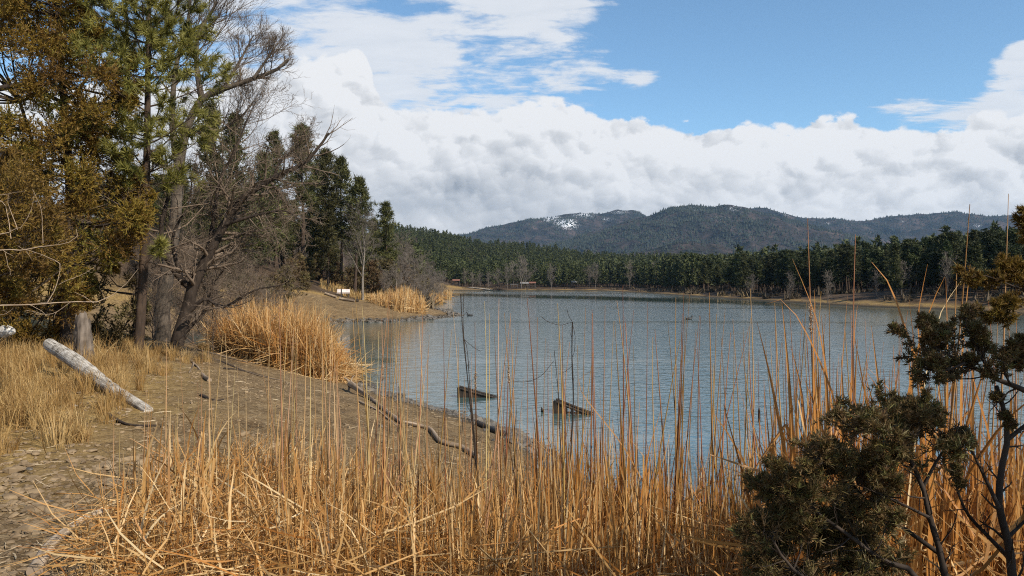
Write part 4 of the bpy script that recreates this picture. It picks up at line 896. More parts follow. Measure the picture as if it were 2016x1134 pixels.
def stalks():
    rng = rs(102); n = 0
    def one(px, top, d, head=None, label='', group=''):
        x = px_at(px, d); z = max(g1(x, d), -.05); h = CAMZ - (top - HZ) / F * d - z
        if h < .5: return
        i = int(rng.integers(0, 10)); o = bpy.data.objects.new('cattail_stalk', (tan_mesh if px < 720 or (px < 1000 and i % 2) else stalk_mesh)[i]); C.objects.link(o)
        o.location = (x, d, z); s = h / 2.0; w = min(1.25, max(.75, s)) * rng.uniform(.85, 1.25); o.scale = (w, w, s); o.rotation_euler = (rng.normal(0, .035), rng.normal(0, .065), rng.random() * 6.28)
        tag(o, label, 'cattail', group)
        if head is not None:
            me = seed_head(STALKS[i][1], i, head == 'dark'); hd = bpy.data.objects.new('seed_head', me); C.objects.link(hd); hd.parent = o
        return o
    A = ('thin dry cattail stalk standing in front of the bare earth bank', 'cattail stalks before the earth bank')
    B = ('thin dry cattail stalk rising against the open lake water', 'cattail stalks against the lake')
    D = ('tall brown cattail stalk in the orange stand behind the corner juniper', 'cattail stalks in the orange stand')
    for k in range(62):
        px = rng.uniform(270, 720) if k > 10 else rng.uniform(160, 420); top = np.interp(px, [160, 300, 450, 720], [880, 760, 690, 640]) + rng.uniform(-120, 150); top = max(top, 560 if px > 450 else 640)
        one(px, top, rng.uniform(6.0, 8.4), None, *A)
    for k in range(150):
        px = rng.uniform(720, 1640); top = 590 + rng.gamma(2., 55) if rng.random() < .8 else rng.uniform(548, 620); top = min(top, 860)
        one(px, top, rng.uniform(5.4, 8.2), None, *B)
    for k in range(46):
        px = rng.uniform(1560, 2060); top = rng.uniform(560, 760); one(px, top, rng.uniform(4.2, 6.5), None, *D)
    heads = [(766, 610, 6.6, 'fluff', 'dry cattail stalk with a small tattered seed head over the dim cove water'), (945, 620, 6.2, 'fluff', 'dry cattail stalk with a frayed pale seed head beside the dark forked sapling'),
             (1034, 600, 6.0, 'fluff', 'dry cattail stalk with a shredded seed head just above the two sunken timbers'), (1500, 690, 6.0, 'dark', 'short cattail stalk tipped by a small dark brown seed head'),
             (1622, 400, 4.6, 'fluff', 'tallest cattail stalk, with a torn pale seed head against the right shore pines'), (1858, 500, 4.6, 'fluff', 'orange cattail stalk with a pale fluffy head before the right shore')]
    for px, top, d, hd, lab in heads: one(px, top, d, hd, lab, None)
    for px, top in ((1955, 350), (1812, 380), (1706, 430)): one(px, top, 4.4, None, 'very tall hair-thin cattail stalk crossing the skyline ridge on the right', 'hair-thin tall stalks on the right')
stalks()

def big_leaf(pts, d, w, label, v=.5, mat='reed_orange', seed=0):
    rng = rs(seed); P = np.array([at(a, b, d + (c[0] if c else 0)) for a, b, *c in pts]); g = g1(P[0, 0], P[0, 1]); 
    if P[0, 2] > g: P = np.vstack([np.array([P[0, 0] * .97, P[0, 1], g - .03]), P])
    q = resample(P, 22)[None]; dirv = nrm(q[:, -1] - q[:, 0]); s = nrm(np.array([[.9, .35, 0.]])); 
    prof = np.interp(np.linspace(0, 1, 22), [0, .3, .75, 1], [.9, 1, .7, .06]) * w
    mb = MB(); T = nrm(np.gradient(q, axis=1)); side = nrm(np.cross(T, np.cross(T, np.broadcast_to(s[:, None], T.shape))))
    nn = nrm(np.cross(T, side)) * w * .22
    # shallow keel: two strips meeting at a fold
    ribbons(mb, q - side * prof[None, :, None] * .25 + nn * .0, side + nn * 8, prof[None] * .5, v); ribbons(mb, q + side * prof[None, :, None] * .25, side - nn * 8, prof[None] * .5, v + .12)
    o = mb.build('cattail_leaf', M[mat], origin=P[0]); tag(o, label, 'cattail leaf'); return o
big_leaf([(1835, 1000), (1815, 760), (1780, 640), (1760, 580), (1742, 545), (1716, 516)], 3.7, .034, 'broad orange cattail leaf arching left before the right shore', .45)
big_leaf([(1665, 1000), (1650, 820), (1628, 745), (1600, 680), (1570, 624), (1545, 596), (1520, 583), (1504, 600)], 4.0, .018, 'slim cattail leaf curving left with a drooping tip over the water', .35)
big_leaf([(1660, 1000), (1632, 760), (1610, 640), (1590, 580), (1560, 510)], 4.2, .014, 'long thin straight leaf slanting left above the lake bend', .4)
big_leaf([(1610, 1000), (1604, 800), (1602, 700), (1604, 572)], 4.2, .020, 'upright orange leaf standing beside the tallest stalk', .5)
big_leaf([(1760, 1000), (1800, 720), (1835, 600), (1860, 545)], 3.9, .026, 'orange leaf leaning right with its folded tip pointing up', .4)
big_leaf([(1862, 980), (1866, 700), (1862, 548)], 3.9, .018, 'straight orange leaf crossing the tip of the leaning one', .3)
big_leaf([(1790, 980), (1840, 660), (1880, 570), (1905, 545), (1930, 550)], 4.1, .014, 'pale leaf bending right to a level white tip', .9, 'reed_pale')
big_leaf([(1890, 980), (1895, 700), (1910, 520)], 4.0, .024, 'tall flat orange leaf blade leaning slightly right near the golden juniper', .55)
big_leaf([(1820, 900), (1812, 700), (1808, 620), (1826, 520)], 4.2, .020, 'orange leaf with a kinked upper half before the shore bushes', .35)
big_leaf([(1960, 960), (1920, 760), (1905, 690), (1890, 640)], 4.0, .020, 'reddish leaf leaning left behind the drooping bough', .3)
big_leaf([(1330, 1100), (1240, 900), (1140, 760), (1190, 720)], 6.0, .012, 'folded straw leaf making a sharp elbow over the middle water', .2, 'reed')
big_leaf([(380, 1100, .0), (412, 960), (420, 900), (388, 960), (330, 1075)], 5.6, .022, 'folded straw leaf bent like an arrowhead before the earth bank', .6, 'reed')

def leaf_stand():
    rng = rs(103); me = []
    for i in range(7):
        K = 16; q = blade_paths(np.zeros((1, 3)) - np.array([[0, 0, .05]]), np.array([1.7]), np.array([rng.uniform(.0, .10)]), np.array([rng.choice([.12, .25, .9])]), np.array([rng.random() * 6.28]), K, rng, np.array([.7 if i % 3 == 0 else 2.]), np.array([1.7]))
        s = nrm(np.array([[math.cos(i), math.sin(i), 0.]])); w = np.interp(np.linspace(0, 1, K), [0, .3, .75, 1], [.9, 1, .75, .08]) * .026; mb = MB(); n = np.array([[math.sin(i), -math.cos(i), 0]])
        ribbons(mb, q - s[:, None] * w[None, :, None] * .25, nrm(s + n * .35), w[None] * .52, rng.random() * .7); ribbons(mb, q + s[:, None] * w[None, :, None] * .25, nrm(s - n * .35), w[None] * .52, rng.random()); me.append(mb.mesh('cattail_leaf', M['reed_orange']))
    for k in range(136):
        px = rng.uniform(1545, 2030) if k < 92 else rng.normal(1640, 38) if k < 118 else rng.normal(1770, 30); d = rng.uniform(3.9, 5.8); top = rng.uniform(560, 800) if k < 92 else rng.uniform(590, 730); x = px_at(px, d); z = max(g1(x, d), -.02); h = CAMZ - (top - HZ) / F * d - z
        if h < .6: continue
        o = bpy.data.objects.new('cattail_leaf', me[int(rng.integers(0, 7))]); C.objects.link(o); o.location = (x, d, z); o.scale = (1, 1, h / 1.65); o.rotation_euler = (rng.normal(0, .05), rng.normal(0, .06), rng.random() * 6.28)
        tag(o, 'broad dry orange leaf blade in the reed stand behind the corner juniper', 'cattail leaf', 'broad leaves in the orange stand')
leaf_stand()

def saplings():
    rng = rs(104); d = 5.9
    def sap(lims, label, extra=()):
        b0 = lims[0][0][0, 0]; b = np.array([b0[0], b0[1], g1(b0[0], b0[1])]); mb, tw = MB(), MB()
        for P, r in lims:
            tubes(mb, P, r * (1 + .25 * np.sin(np.arange(P.shape[1]) * 2.1))[None], 6)
            P1, r1 = sprout(P, r, 6, rng, .3, .95, 40, 10, .06, 3, .1, .1, .5, .0015); tubes(mb, P1, r1, 3)
        tn = []
        for pts in extra: q = MB(); tubes(q, resample([at(a, c, d) for a, c in pts], 14), np.full(14, .0017), 4); tn.append(q)
        t = thing('bare_sapling', label, 'sapling', tuple(b)); mb.build('stem', M['bark_dark'], t, origin=b, smooth=True)
        for q in tn: q.build('tendril', M['bark_dark'], t, origin=b)
    L = lambda pts, r0, r1: limb(pts, d, r0, r1, 20)
    sap([L([(944, 1230), (946, 1060), (940, 950), (930, 840), (918, 720), (910, 640), (907, 578)], .0085, .003), L([(942, 975), (934, 860), (925, 760), (920, 690), (914, 668)], .006, .002), L([(918, 720), (912, 640), (913, 580)], .003, .0015)],
        'dark forked sapling with two near-black stems left of the sunken timbers', [[(914, 668), (930, 682), (946, 692)]])
    sap([L([(1118, 1230), (1128, 1000), (1124, 900), (1129, 790), (1126, 700), (1127, 634)], .009, .004)],
        'knobbly near-black sapling stem standing straight in front of the lake', [[(1064, 622), (1080, 634), (1104, 640), (1126, 634)], [(1126, 634), (1132, 660), (1131, 690), (1126, 705)], [(1127, 720), (1112, 732), (1100, 735)], [(1116, 608), (1120, 622), (1127, 634)]])
    sap([L([(1125, 1225), (1113, 1000), (1104, 880), (1099, 770), (1091, 690)], .007, .002)],
        'thin near-black sapling stem leaning left of the knobbly one', [[(1091, 710), (1065, 740), (1035, 752), (1008, 750)]])
    sap([L([(820, 1230), (800, 1090), (788, 960), (785, 860), (784, 760)], .005, .0015)], 'thin dark bare stem rising through the straw before the driftwood branch')
    sap([L([(1180, 1180), (1104, 1000), (1092, 930), (1085, 880), (1076, 860)], .005, .0015)], 'short dark twig stem leaning over the stony waterline')
saplings()

# ------------------------------------------------------------------ cattail clumps farther off
def clump(name, label, px0, px1, n, dfun, hfun, seed, mats, wid, group=None, n_thatch=0, bend=.35, lean=.13):
    rng = rs(seed); mb = MB()
    for rep in range(1):
        px = rng.uniform(px0, px1, n); d = dfun(px, rng); x = px_at(px, d); h = hfun(px, d, rng)
        k = n * 3 // 4; reed_mass(mb, x[:k], d[:k], h[:k], wid * rng.uniform(.7, 1.4, k), rng, lean, bend, .42, 0, vlo=.25, K=7); reed_mass(mb, x[k:], d[k:], h[k:] * .9, wid * rng.uniform(.7, 1.4, n - k), rng, lean, bend, .42, 2 if len(mats) > 2 else 1, K=7)
    if n_thatch:
        px = rng.uniform(px0, px1, n_thatch); d = dfun(px, rng); x = px_at(px, d); lying_straw(mb, x, d, rng.uniform(.4, 1.2, n_thatch), wid * rng.uniform(.7, 1.3, n_thatch), rng, 0, .6, .5, 1)
    o = mb.build(name, mats); return tag(o, label, 'reeds', group, 'stuff')
def dA(px, rng): 
    near = np.interp(px, [425, 470, 540, 600, 660, 700], [28.5, 26.5, 25.2, 24.8, 25.0, 26.5]); return near + rng.random(len(px)) ** 1.3 * np.interp(px, [425, 520, 640, 700], [4, 8, 5, 1.6])
def hA(px, d, rng): return np.interp(px, [425, 480, 560, 630, 660, 675, 700], [1.7, 2.3, 2.6, 2.35, 1.6, 1.0, .6]) * rng.uniform(.5, 1.08, len(px))
clump('cattail_clump', 'large sunlit golden cattail clump at the waterline beside the dark bare tree', 425, 705, 7600, dA, hA, 110, [M['reed'], M['reed_pale'], M['reed_orange']], .019, None, 2600, .75, .2)
clump('cattail_clump', 'orange cattail clump on the point right of the bench', 728, 838, 1500, lambda px, r: np.interp(px, [728, 780, 838], [79, 76.5, 78.5]) + r.random(len(px)) * 7, lambda px, d, r: np.interp(px, [728, 760, 800, 830, 840], [1.0, 1.6, 2.6, 2.0, .7]) * r.uniform(.5, 1.05, len(px)), 111, [M['reed'], M['reed_pale']], .05, None, 500)
clump('cattail_clump', 'small orange cattail clump beyond the first one on the point', 846, 872, 300, lambda px, r: 128 + r.random(len(px)) * 8, lambda px, d, r: 2.2 * r.uniform(.5, 1.05, len(px)), 112, [M['reed'], M['reed_pale']], .07, None, 80)
clump('cattail_clump', 'farthest little cattail clump at the tip of the wooded point', 874, 888, 220, lambda px, r: 168 + r.random(len(px)) * 8, lambda px, d, r: 2.6 * r.uniform(.5, 1.05, len(px)), 113, [M['reed'], M['reed_pale']], .09, None, 60)
clump('reed_stubble', 'grey brown reed stubble in the dim cove before the bench', 545, 650, 420, lambda px, r: 52 + r.random(len(px)) * 14, lambda px, d, r: r.uniform(.6, 1.5, len(px)), 114, [M['shrub'], M['shrub']], .035)
clump('pale_grass', 'pale dry grass on the bank beside the bench', 630, 760, 1400, lambda px, r: 84 + r.random(len(px)) * 12, lambda px, d, r: r.uniform(.3, .8, len(px)), 115, [M['grass'], M['grass']], .05)

# ------------------------------------------------------------------ dry grass on the left bank
def left_grass():
    rng = rs(120); mb = MB(); n = 14000
    px = rng.uniform(-150, 460, n); d = 7.5 + 17 * rng.random(n) ** .8; x = px_at(px, d)
    s = shore_dist(x, d) + fbm(x * .5, d * .5) * 4
    k = (rng.random(n) < sstep(6.2, 8.6, s)) & (x < -4.2 + fbm(x * .6 + 9, d * .6) * 3)
    edge = np.interp(d, [7, 9, 12, 16, 22], [-5.6, -5.9, -6.5, -8.0, -9.2]); k &= x < edge + rng.normal(0, .35, n)
    x, d = x[k], d[k]; n = len(x)
    pt = np.clip(.5 + fbm(x * 1.9, d * 1.9, 3) * 2.2, 0, 1); kk = (rng.random(n) < .15 + .85 * pt) & (pt > .36 + .1 * rng.random(n)); x, d, pt = x[kk], d[kk], pt[kk]; n = len(x)
    reed_mass(mb, x, d, rng.uniform(.10, .48, n) * (.45 + 1.1 * pt) * np.interp(x, [-9, -5], [1.25, .8]), rng.uniform(.005, .011, n), rng, .6, 1.1, .15, 0, K=5, sink=.02)
    nt_ = 330; cx = px_at(rng.uniform(-150, 420, nt_), 1) ; cd = 7.6 + 15 * rng.random(nt_) ** .9; cx = cx * cd; ed = np.interp(cd, [7, 9, 12, 16, 22], [-5.0, -5.3, -5.9, -7.2, -8.6]); kk = cx < ed; cx, cd = cx[kk], cd[kk]; nb = 70
    ang = rng.random((len(cx), nb)) * 6.28; rad = rng.random((len(cx), nb)) ** .5 * rng.uniform(.06, .2, (len(cx), 1)); X = (cx[:, None] + rad * np.cos(ang)).ravel(); Y = (cd[:, None] + rad * np.sin(ang)).ravel(); hh = (rng.uniform(.25, .62, (len(cx), 1)) * rng.uniform(.5, 1.1, (len(cx), nb))).ravel()
    P = blade_paths(np.stack([X, Y, gz(X, Y) - .02], -1), hh, rng.uniform(.02, .35, len(X)), rng.uniform(.3, 1.9, len(X)), ang.ravel(), 6, rng); P[..., 2] = np.maximum(P[..., 2], (gz(X, Y) - .02)[:, None]); sd = np.stack([-np.sin(ang.ravel()), np.cos(ang.ravel()), np.zeros(len(X))], -1)
    ribbons(mb, P, sd, rng.uniform(.004, .009, len(X))[:, None] * np.array([1, 1, .9, .7, .5, .1])[None], np.clip(np.repeat(rng.random(len(cx)), nb) * .7 + rng.random(len(X)) * .4, 0, 1))
    tag(mb.build('dry_grass', M['grass']), 'matted golden dry grass under the junipers', 'grass', kind='stuff')
    # separate tufts
    spots = [(180, 772, .42, 'thick pale grass tuft leaning on the weathered log'), (232, 745, .34, 'yellow grass tuft behind the middle of the weathered log'), (45, 835, .5, 'brown grass clump with a dark woody base on the dirt edge'), (140, 870, .25, 'small grass tuft just above the pale stones'), (250, 690, .4, 'grass tuft at the foot of the blackened trunk'), (20, 800, .55, 'tall reddish grass clump nearest the side of the photo'), (400, 690, .3, 'green-tinged grass tuft beside the bare tree roots')]
    for i, (px, py, h, lab) in enumerate(spots):
        b = ground(px, py); r2 = rs(700 + i); mb = MB(); n = 420
        X = b[0] + r2.normal(0, h * .32, n); Y = b[1] + r2.normal(0, h * .32, n); reed_mass(mb, X, Y, r2.uniform(.5, 1.1, n) * h, r2.uniform(.005, .009, n), r2, .35, .9, .05, 0, K=6, sink=.01)
        o = mb.build('grass_tuft', M['grass'], origin=b); tag(o, lab, 'grass tuft')
left_grass()

def grain_mat(name, axis, stops, k=42., along=2.2):
    m, nt, out = new_mat(name); L = nt.links.new; geo = nd(nt, 'ShaderNodeNewGeometry'); ax = tuple(nrm(np.asarray(axis, float)))
    def vm(op, a, b=None, sc=None):
        q = nd(nt, 'ShaderNodeVectorMath', operation=op)
        for i, v in ((0, a), (1, b)):
            if v is None: continue
            if hasattr(v, 'is_linked'): L(v, q.inputs[i])
            else: q.inputs[i].default_value = v
        if sc is not None:
            if hasattr(sc, 'is_linked'): L(sc, q.inputs['Scale'])
            else: q.inputs['Scale'].default_value = sc
        return q
    dt = vm('DOT_PRODUCT', geo.outputs['Position'], ax).outputs['Value']; par = vm('SCALE', ax, None, dt).outputs[0]; per = vm('SUBTRACT', geo.outputs['Position'], par).outputs[0]
    co = vm('ADD', vm('SCALE', per, None, k).outputs[0], vm('SCALE', par, None, along).outputs[0]).outputs[0]
    n = nd(nt, 'ShaderNodeTexNoise', i_Scale=1., i_Detail=8., i_Roughness=.68, i_Distortion=.4); L(co, n.inputs['Vector'])
    n2 = nd(nt, 'ShaderNodeTexNoise', i_Scale=5., i_Detail=4.); L(geo.outputs['Position'], n2.inputs['Vector'])
    mx = nd(nt, 'ShaderNodeMath', operation='MULTIPLY_ADD', i_1=.45, i_2=-.22); L(n2.outputs[0], mx.inputs[0]); ad = nd(nt, 'ShaderNodeMath', operation='ADD'); L(n.outputs[0], ad.inputs[0]); L(mx.outputs[0], ad.inputs[1])
    rp = ramp(nt, stops); L(ad.outputs[0], rp.inputs[0]); b = nd(nt, 'ShaderNodeBsdfPrincipled', i_Roughness=.9); b.inputs['Specular IOR Level'].default_value = .15; L(rp.outputs[0], b.inputs['Base Color'])
    bp = nd(nt, 'ShaderNodeBump', i_Strength=1., i_Distance=.03); L(n.outputs[0], bp.inputs['Height']); L(bp.outputs[0], b.inputs['Normal']); L(b.outputs[0], out.inputs[0]); return m

# ------------------------------------------------------------------ dead wood, stones
def wood_log(pts, radii, mat, label, name='log', K=36, S=22, seed=0, amp=.10, parts=(), lift=None):
    rng = rs(seed); P = resample(np.array(pts), K); r = np.interp(np.linspace(0, 1, K), np.linspace(0, 1, len(radii)), radii)
    P = P + rng.normal(0, 1, (K, 3)) * r[:, None] * .03
    mb = MB(); tubes(mb, P, r, S, cap=True); V = mb.v[0].reshape(K, S, 3); ax = P[:, None]
    f = 1 + amp * (fbm(np.arange(S)[None] * 1.3 + seed, np.arange(K)[:, None] * .18, 3) * 1.2); mb.v[0] = (ax + (V - ax) * f[..., None]).reshape(-1, 3)
    mb.a[0] = np.clip(.5 + fbm(np.arange(S)[None] * .9 + seed * 7 + np.zeros((K, 1)), np.arange(K)[:, None] * .16, 4) * 1.5 + rng.normal(0, .13, (1, S)) * 1.0 + rng.normal(0, .05, (K, S)), 0, 1).reshape(-1)
    for i, kk in ((1, 0), (2, K - 1)): mb.v[i][:-1] = mb.v[0].reshape(K, S, 3)[kk]
    b = P[0].copy(); b[2] -= r[0]; o = mb.build(name, M[mat], origin=b, smooth=True); tag(o, label, 'log' if name != 'driftwood' else 'driftwood')
    for pp, rr_ in parts:
        m2 = MB(); tubes(m2, resample(pp, 8), np.linspace(rr_, rr_ * .3, 8), 7, cap=True); m2.build('branch', M[mat], o, origin=b, smooth=True)
    return o
a = ground(292, 812); c = ground(95, 735); c2 = at(96, 678, c[1] + .2)
M['log_grain'] = grain_mat('weathered_log', c2 - a, [(.30, (.05, .04, .03)), (.40, (.20, .17, .135)), (.52, (.42, .375, .315)), (.66, (.60, .555, .485))])
wood_log([a + (0, 0, .02), a * .66 + c2 * .34 + (0, 0, -.03), a * .33 + c2 * .67 + (0, 0, .02), c2], [.072, .108, .140, .125], 'log_grain', 'thick bleached grey log propped up on the grassy bank', amp=.10, seed=2)
def low(pts, r): return [ground(px, py) + np.array([0, 0, r]) for px, py in pts]
wood_log(low([(66, 1142), (100, 1085), (150, 1045), (212, 1012)], .04), [.05, .045, .035, .03], 'drift', 'bark-stripped branch lying among straw in the bottom corner', seed=4, amp=.16)
p = low([(690, 772), (715, 782), (750, 806), (790, 836), (812, 842), (845, 850), (868, 876), (905, 886), (940, 905)], .05)
p[0] = p[0] + np.array([0, 0, .16]); p[1] = p[1] + np.array([0, 0, .06])
wood_log(p, [.10, .07, .052, .047, .043, .040, .042, .045, .04], 'drift', 'crooked sun-bleached driftwood branch lying along the beach to the water', 'driftwood', 44, 9, 5, .2,
         [([p[0] + (0, 0, .02), p[0] + (-.12, .05, .14), p[0] + (-.2, .05, .18)], .05), ([p[0] + (0, 0, .0), p[0] + (-.03, -.1, -.12), p[0] + (-.02, -.16, -.2)], .06), ([p[0], p[0] + (.02, .08, .16), p[0] + (.1, .1, .25)], .035)])
wood_log(low([(705, 792), (745, 812), (790, 850)], .02), [.02, .025, .012], 'drift', 'thin stick lying beside the driftwood branch', 'driftwood', 16, 6, 6, .1)
wood_log(low([(940, 838), (965, 850), (995, 862)], .05), [.07, .09, .06], 'wet_wood', 'short dark waterlogged log stranded at the stony waterline', 'log', 16, 8, 7, .2)
wood_log(low([(355, 700), (385, 722), (400, 742), (412, 752)], .02), [.045, .035, .02, .05], 'drift', 'knotted root ending in a stub below the bare tree', 'root', 20, 7, 8, .2)
for i, (pts, lab) in enumerate([([(350, 704), (330, 700), (300, 688), (275, 684)], 'dark root running left from the bare tree trunk'), ([(362, 702), (380, 716), (372, 735)], 'pale root winding down the bank from the bare tree trunk'),
        ([(388, 690), (430, 700), (475, 712), (515, 720)], 'dead branch lying along the bank below the cattail clump'), ([(395, 700), (440, 715), (500, 738), (560, 752)], 'long thin fallen branch across the dirt below the cattail clump'), ([(440, 728), (480, 732), (530, 745)], 'short dark stick on the dirt under the cattail clump'),
        ([(208, 818), (250, 838), (308, 840)], 'thin dark stick on the stones below the log'), ([(395, 782), (420, 790), (440, 788)], 'small dark stick on the open dirt')]):
    wood_log(low(pts, .015), [.03, .03, .018, .01], 'bark_dark' if i in (0, 4, 5, 6) else 'drift', lab, 'root' if i < 2 else 'fallen_branch', 18, 6, 20 + i, .15)

def stump():
    b = ground(167, 715); rng = rs(9); mb = MB(); K, S = 16, 18; h = (715 - 622) / F * b[1]
    P = b + np.stack([np.linspace(0, -.06, K), np.zeros(K), np.linspace(-.1, h, K)], -1); r = np.interp(np.linspace(0, 1, K), [0, .2, .7, 1], [.34, .215, .18, .15]); tubes(mb, P, r, S)
    V = mb.v[0].reshape(K, S, 3); V[-1, :, 2] += rng.uniform(-.28, .12, S); V[-2, :, 2] += rng.uniform(-.1, .05, S)
    ang = np.arange(S) / S * 6.28; fl = 1 + .16 * np.sin(ang * 5)[None] * np.linspace(1, .4, K)[:, None] + rng.normal(0, .04, (K, S)); ax = P[:, None]; Z = V[..., 2].copy(); V = ax + (V - ax) * fl[..., None]; V[..., 2] = Z; mb.v[0] = V.reshape(-1, 3)
    top = V[-1].mean(0) - np.array([0, 0, .25]); mb.add(np.vstack([V[-1], top]), tris=[[j, (j + 1) % S, S] for j in range(S)])
    tag(mb.build('tree_stump', M['stump'], origin=b, smooth=False), 'broken grey splintered stump standing behind the weathered log', 'stump')
stump()

def ico():
    t = (1 + 5 ** .5) / 2; v = nrm(np.array([(-1, t, 0), (1, t, 0), (-1, -t, 0), (1, -t, 0), (0, -1, t), (0, 1, t), (0, -1, -t), (0, 1, -t), (t, 0, -1), (t, 0, 1), (-t, 0, -1), (-t, 0, 1)], float))
    f = np.array([(0, 11, 5), (0, 5, 1), (0, 1, 7), (0, 7, 10), (0, 10, 11), (1, 5, 9), (5, 11, 4), (11, 10, 2), (10, 7, 6), (7, 1, 8), (3, 9, 4), (3, 4, 2), (3, 2, 6), (3, 6, 8), (3, 8, 9), (4, 9, 5), (2, 4, 11), (6, 2, 10), (8, 6, 7), (9, 8, 1)])
    return v, f
def stones_mb(X, Y, s, rng, flat=.5):
    v, f = ico(); N = len(X); Z = np.maximum(gz(X, Y), -.05); mb = MB()
    W = v[None] * rng.uniform(.55, 1.25, (N, 12, 1)) * (s[:, None, None] * rng.uniform(.6, 1.3, (N, 1, 3)) * np.array([1, 1, flat])); th = rng.random(N) * 6.28; c, q = np.cos(th)[:, None], np.sin(th)[:, None]
    P = np.stack([W[..., 0] * c - W[..., 1] * q + X[:, None], W[..., 0] * q + W[..., 1] * c + Y[:, None], W[..., 2] + (Z + s * .12)[:, None]], -1)
    mb.add(P.reshape(-1, 3), tris=(f[None] + (np.arange(N) * 12)[:, None, None]).reshape(-1, 3), a=np.repeat(rng.random(N), 12)); return mb
def stone_field():
    rng = rs(130); n = 30000; px = rng.uniform(-60, 1250, n); d = 4.2 + 27 * rng.random(n) ** 1.4; x = px_at(px, d); s = shore_dist(x, d)
    k = (s > -.5) & (s < 13) & (rng.random(n) < .28 + .5 * (fbm(x * .8, d * .8) > .02) * (s > 3)); x, d, s = x[k], d[k], s[k]; n = len(x)
    tag(stones_mb(x, d, rng.gamma(2., .0075, n) + .006, rng, .55).build('gravel', M['stone']), 'small stones scattered over the bare earth bank', 'gravel', kind='stuff')
    q = 1900; px = rng.uniform(-60, 470, q); d = 4.4 + 5.5 * rng.random(q); x = px_at(px, d); k = fbm(x * 1.1 + 4, d * 1.1, 3) > -.02; x, d = x[k], d[k]
    o = stones_mb(x, d, rng.gamma(1.3, .020, len(x)) + .006, rng, .5).build('rubble', M['stone']); tag(o, 'flat angular stones littering the dirt in the bottom corner', 'rubble', kind='stuff')
    q = 2600; px = rng.uniform(-60, 1150, q); d = 4.4 + 22 * rng.random(q) ** 1.5; x = px_at(px, d); k = shore_dist(x, d) > .4; x, d = x[k], d[k]; mb = MB(); lying_straw(mb, x, d, rng.uniform(.05, .28, len(x)), rng.uniform(.004, .012, len(x)), rng, .003, .02, .06, 0)
    tag(mb.build('straw_litter', leaf_mat('litter', [(0, (.05, .032, .02)), (.4, (.16, .11, .06)), (1, (.5, .4, .26))], .8, .1)), 'bits of straw and twig strewn over the earth bank', 'litter', kind='stuff')
    # wet stones along the waterline
    pts = SHORE[[36, 37, 38, 39, 0, 1]]; L = resample(np.vstack([SHORE[35], SHORE[36:], SHORE[:2]]), 400); n = 3600; i = rng.integers(0, 400, n); X = L[i, 0] + rng.normal(-.15, .32, n); Y = L[i, 1] + rng.normal(0, .3, n)
    L2 = resample(SHORE[23:29], 300); m = 1500; j = rng.integers(0, 300, m); X = np.concatenate([X, L2[j, 0] + rng.normal(-.2, .6, m)]); Y = np.concatenate([Y, L2[j, 1] + rng.normal(0, .6, m)])
    sz = np.concatenate([rng.gamma(2., .018, n) + .015, rng.gamma(2., .05, m) + .04])
    k = gz(X, Y) > -.12; tag(stones_mb(X[k], Y[k], sz[k], rng, .6).build('shore_stones', M['stone_dark']), 'dark wet stones along the waterline', 'gravel', kind='stuff')
    spots = [(68, 900, .10, 'pale angular stone lying above the dark cube-shaped one'), (56, 927, .05, 'dark cube-shaped stone on the dirt in the bottom corner'), (92, 990, .05, 'small dark stone near the corner branch'), (40, 975, .07, 'flat tan stone by the bottom corner'), (180, 890, .09, 'pale blocky stone right of the grass tuft'), (143, 892, .07, 'grey blocky stone under the small grass tuft'),
             (345, 870, .09, 'flat pale stone on the open dirt before the reeds'), (232, 838, .04, 'reddish stone beneath the log end'), (750, 842, .08, 'dark lone stone near the driftwood bend'), (20, 985, .08, 'stone at the very side of the dirt bank'), (516, 842, .03, 'small dark pebble among reed stalks on the dirt'), (145, 800, .06, 'white stone below the grass tuft')]
    v, f = ico()
    for i, (px, py, s, lab) in enumerate(spots):
        b = ground(px, py); r2 = rs(400 + i); mb = stones_mb(b[:1], b[1:2], np.array([s]), r2, .6); o = mb.build('stone', M['stone_dark'] if i in (1, 2, 8, 10) else M['stone_white'] if i == 11 else M['stone'], origin=b); tag(o, lab, 'stone')
        bv = o.modifiers.new('bevel', 'BEVEL'); bv.width = s * .12; bv.segments = 2
    b = ground(18, 640); b = np.array([px_at(14, 21), 21, g1(px_at(14, 21), 21)]); mb = MB(); r2 = rs(440); vv = nrm(r2.normal(size=(400, 3)))
    mb2 = stones_mb(b[:1], b[1:2], np.array([.30]), r2, .9); o = mb2.build('boulder', M['stone_white'], origin=b, smooth=False); o.modifiers.new('sub', 'SUBSURF').levels = 1; o.modifiers['sub'].render_levels = 1; tag(o, 'white boulder half hidden by juniper at the side of the photo', 'boulder'); o.location.z += .42
stone_field()

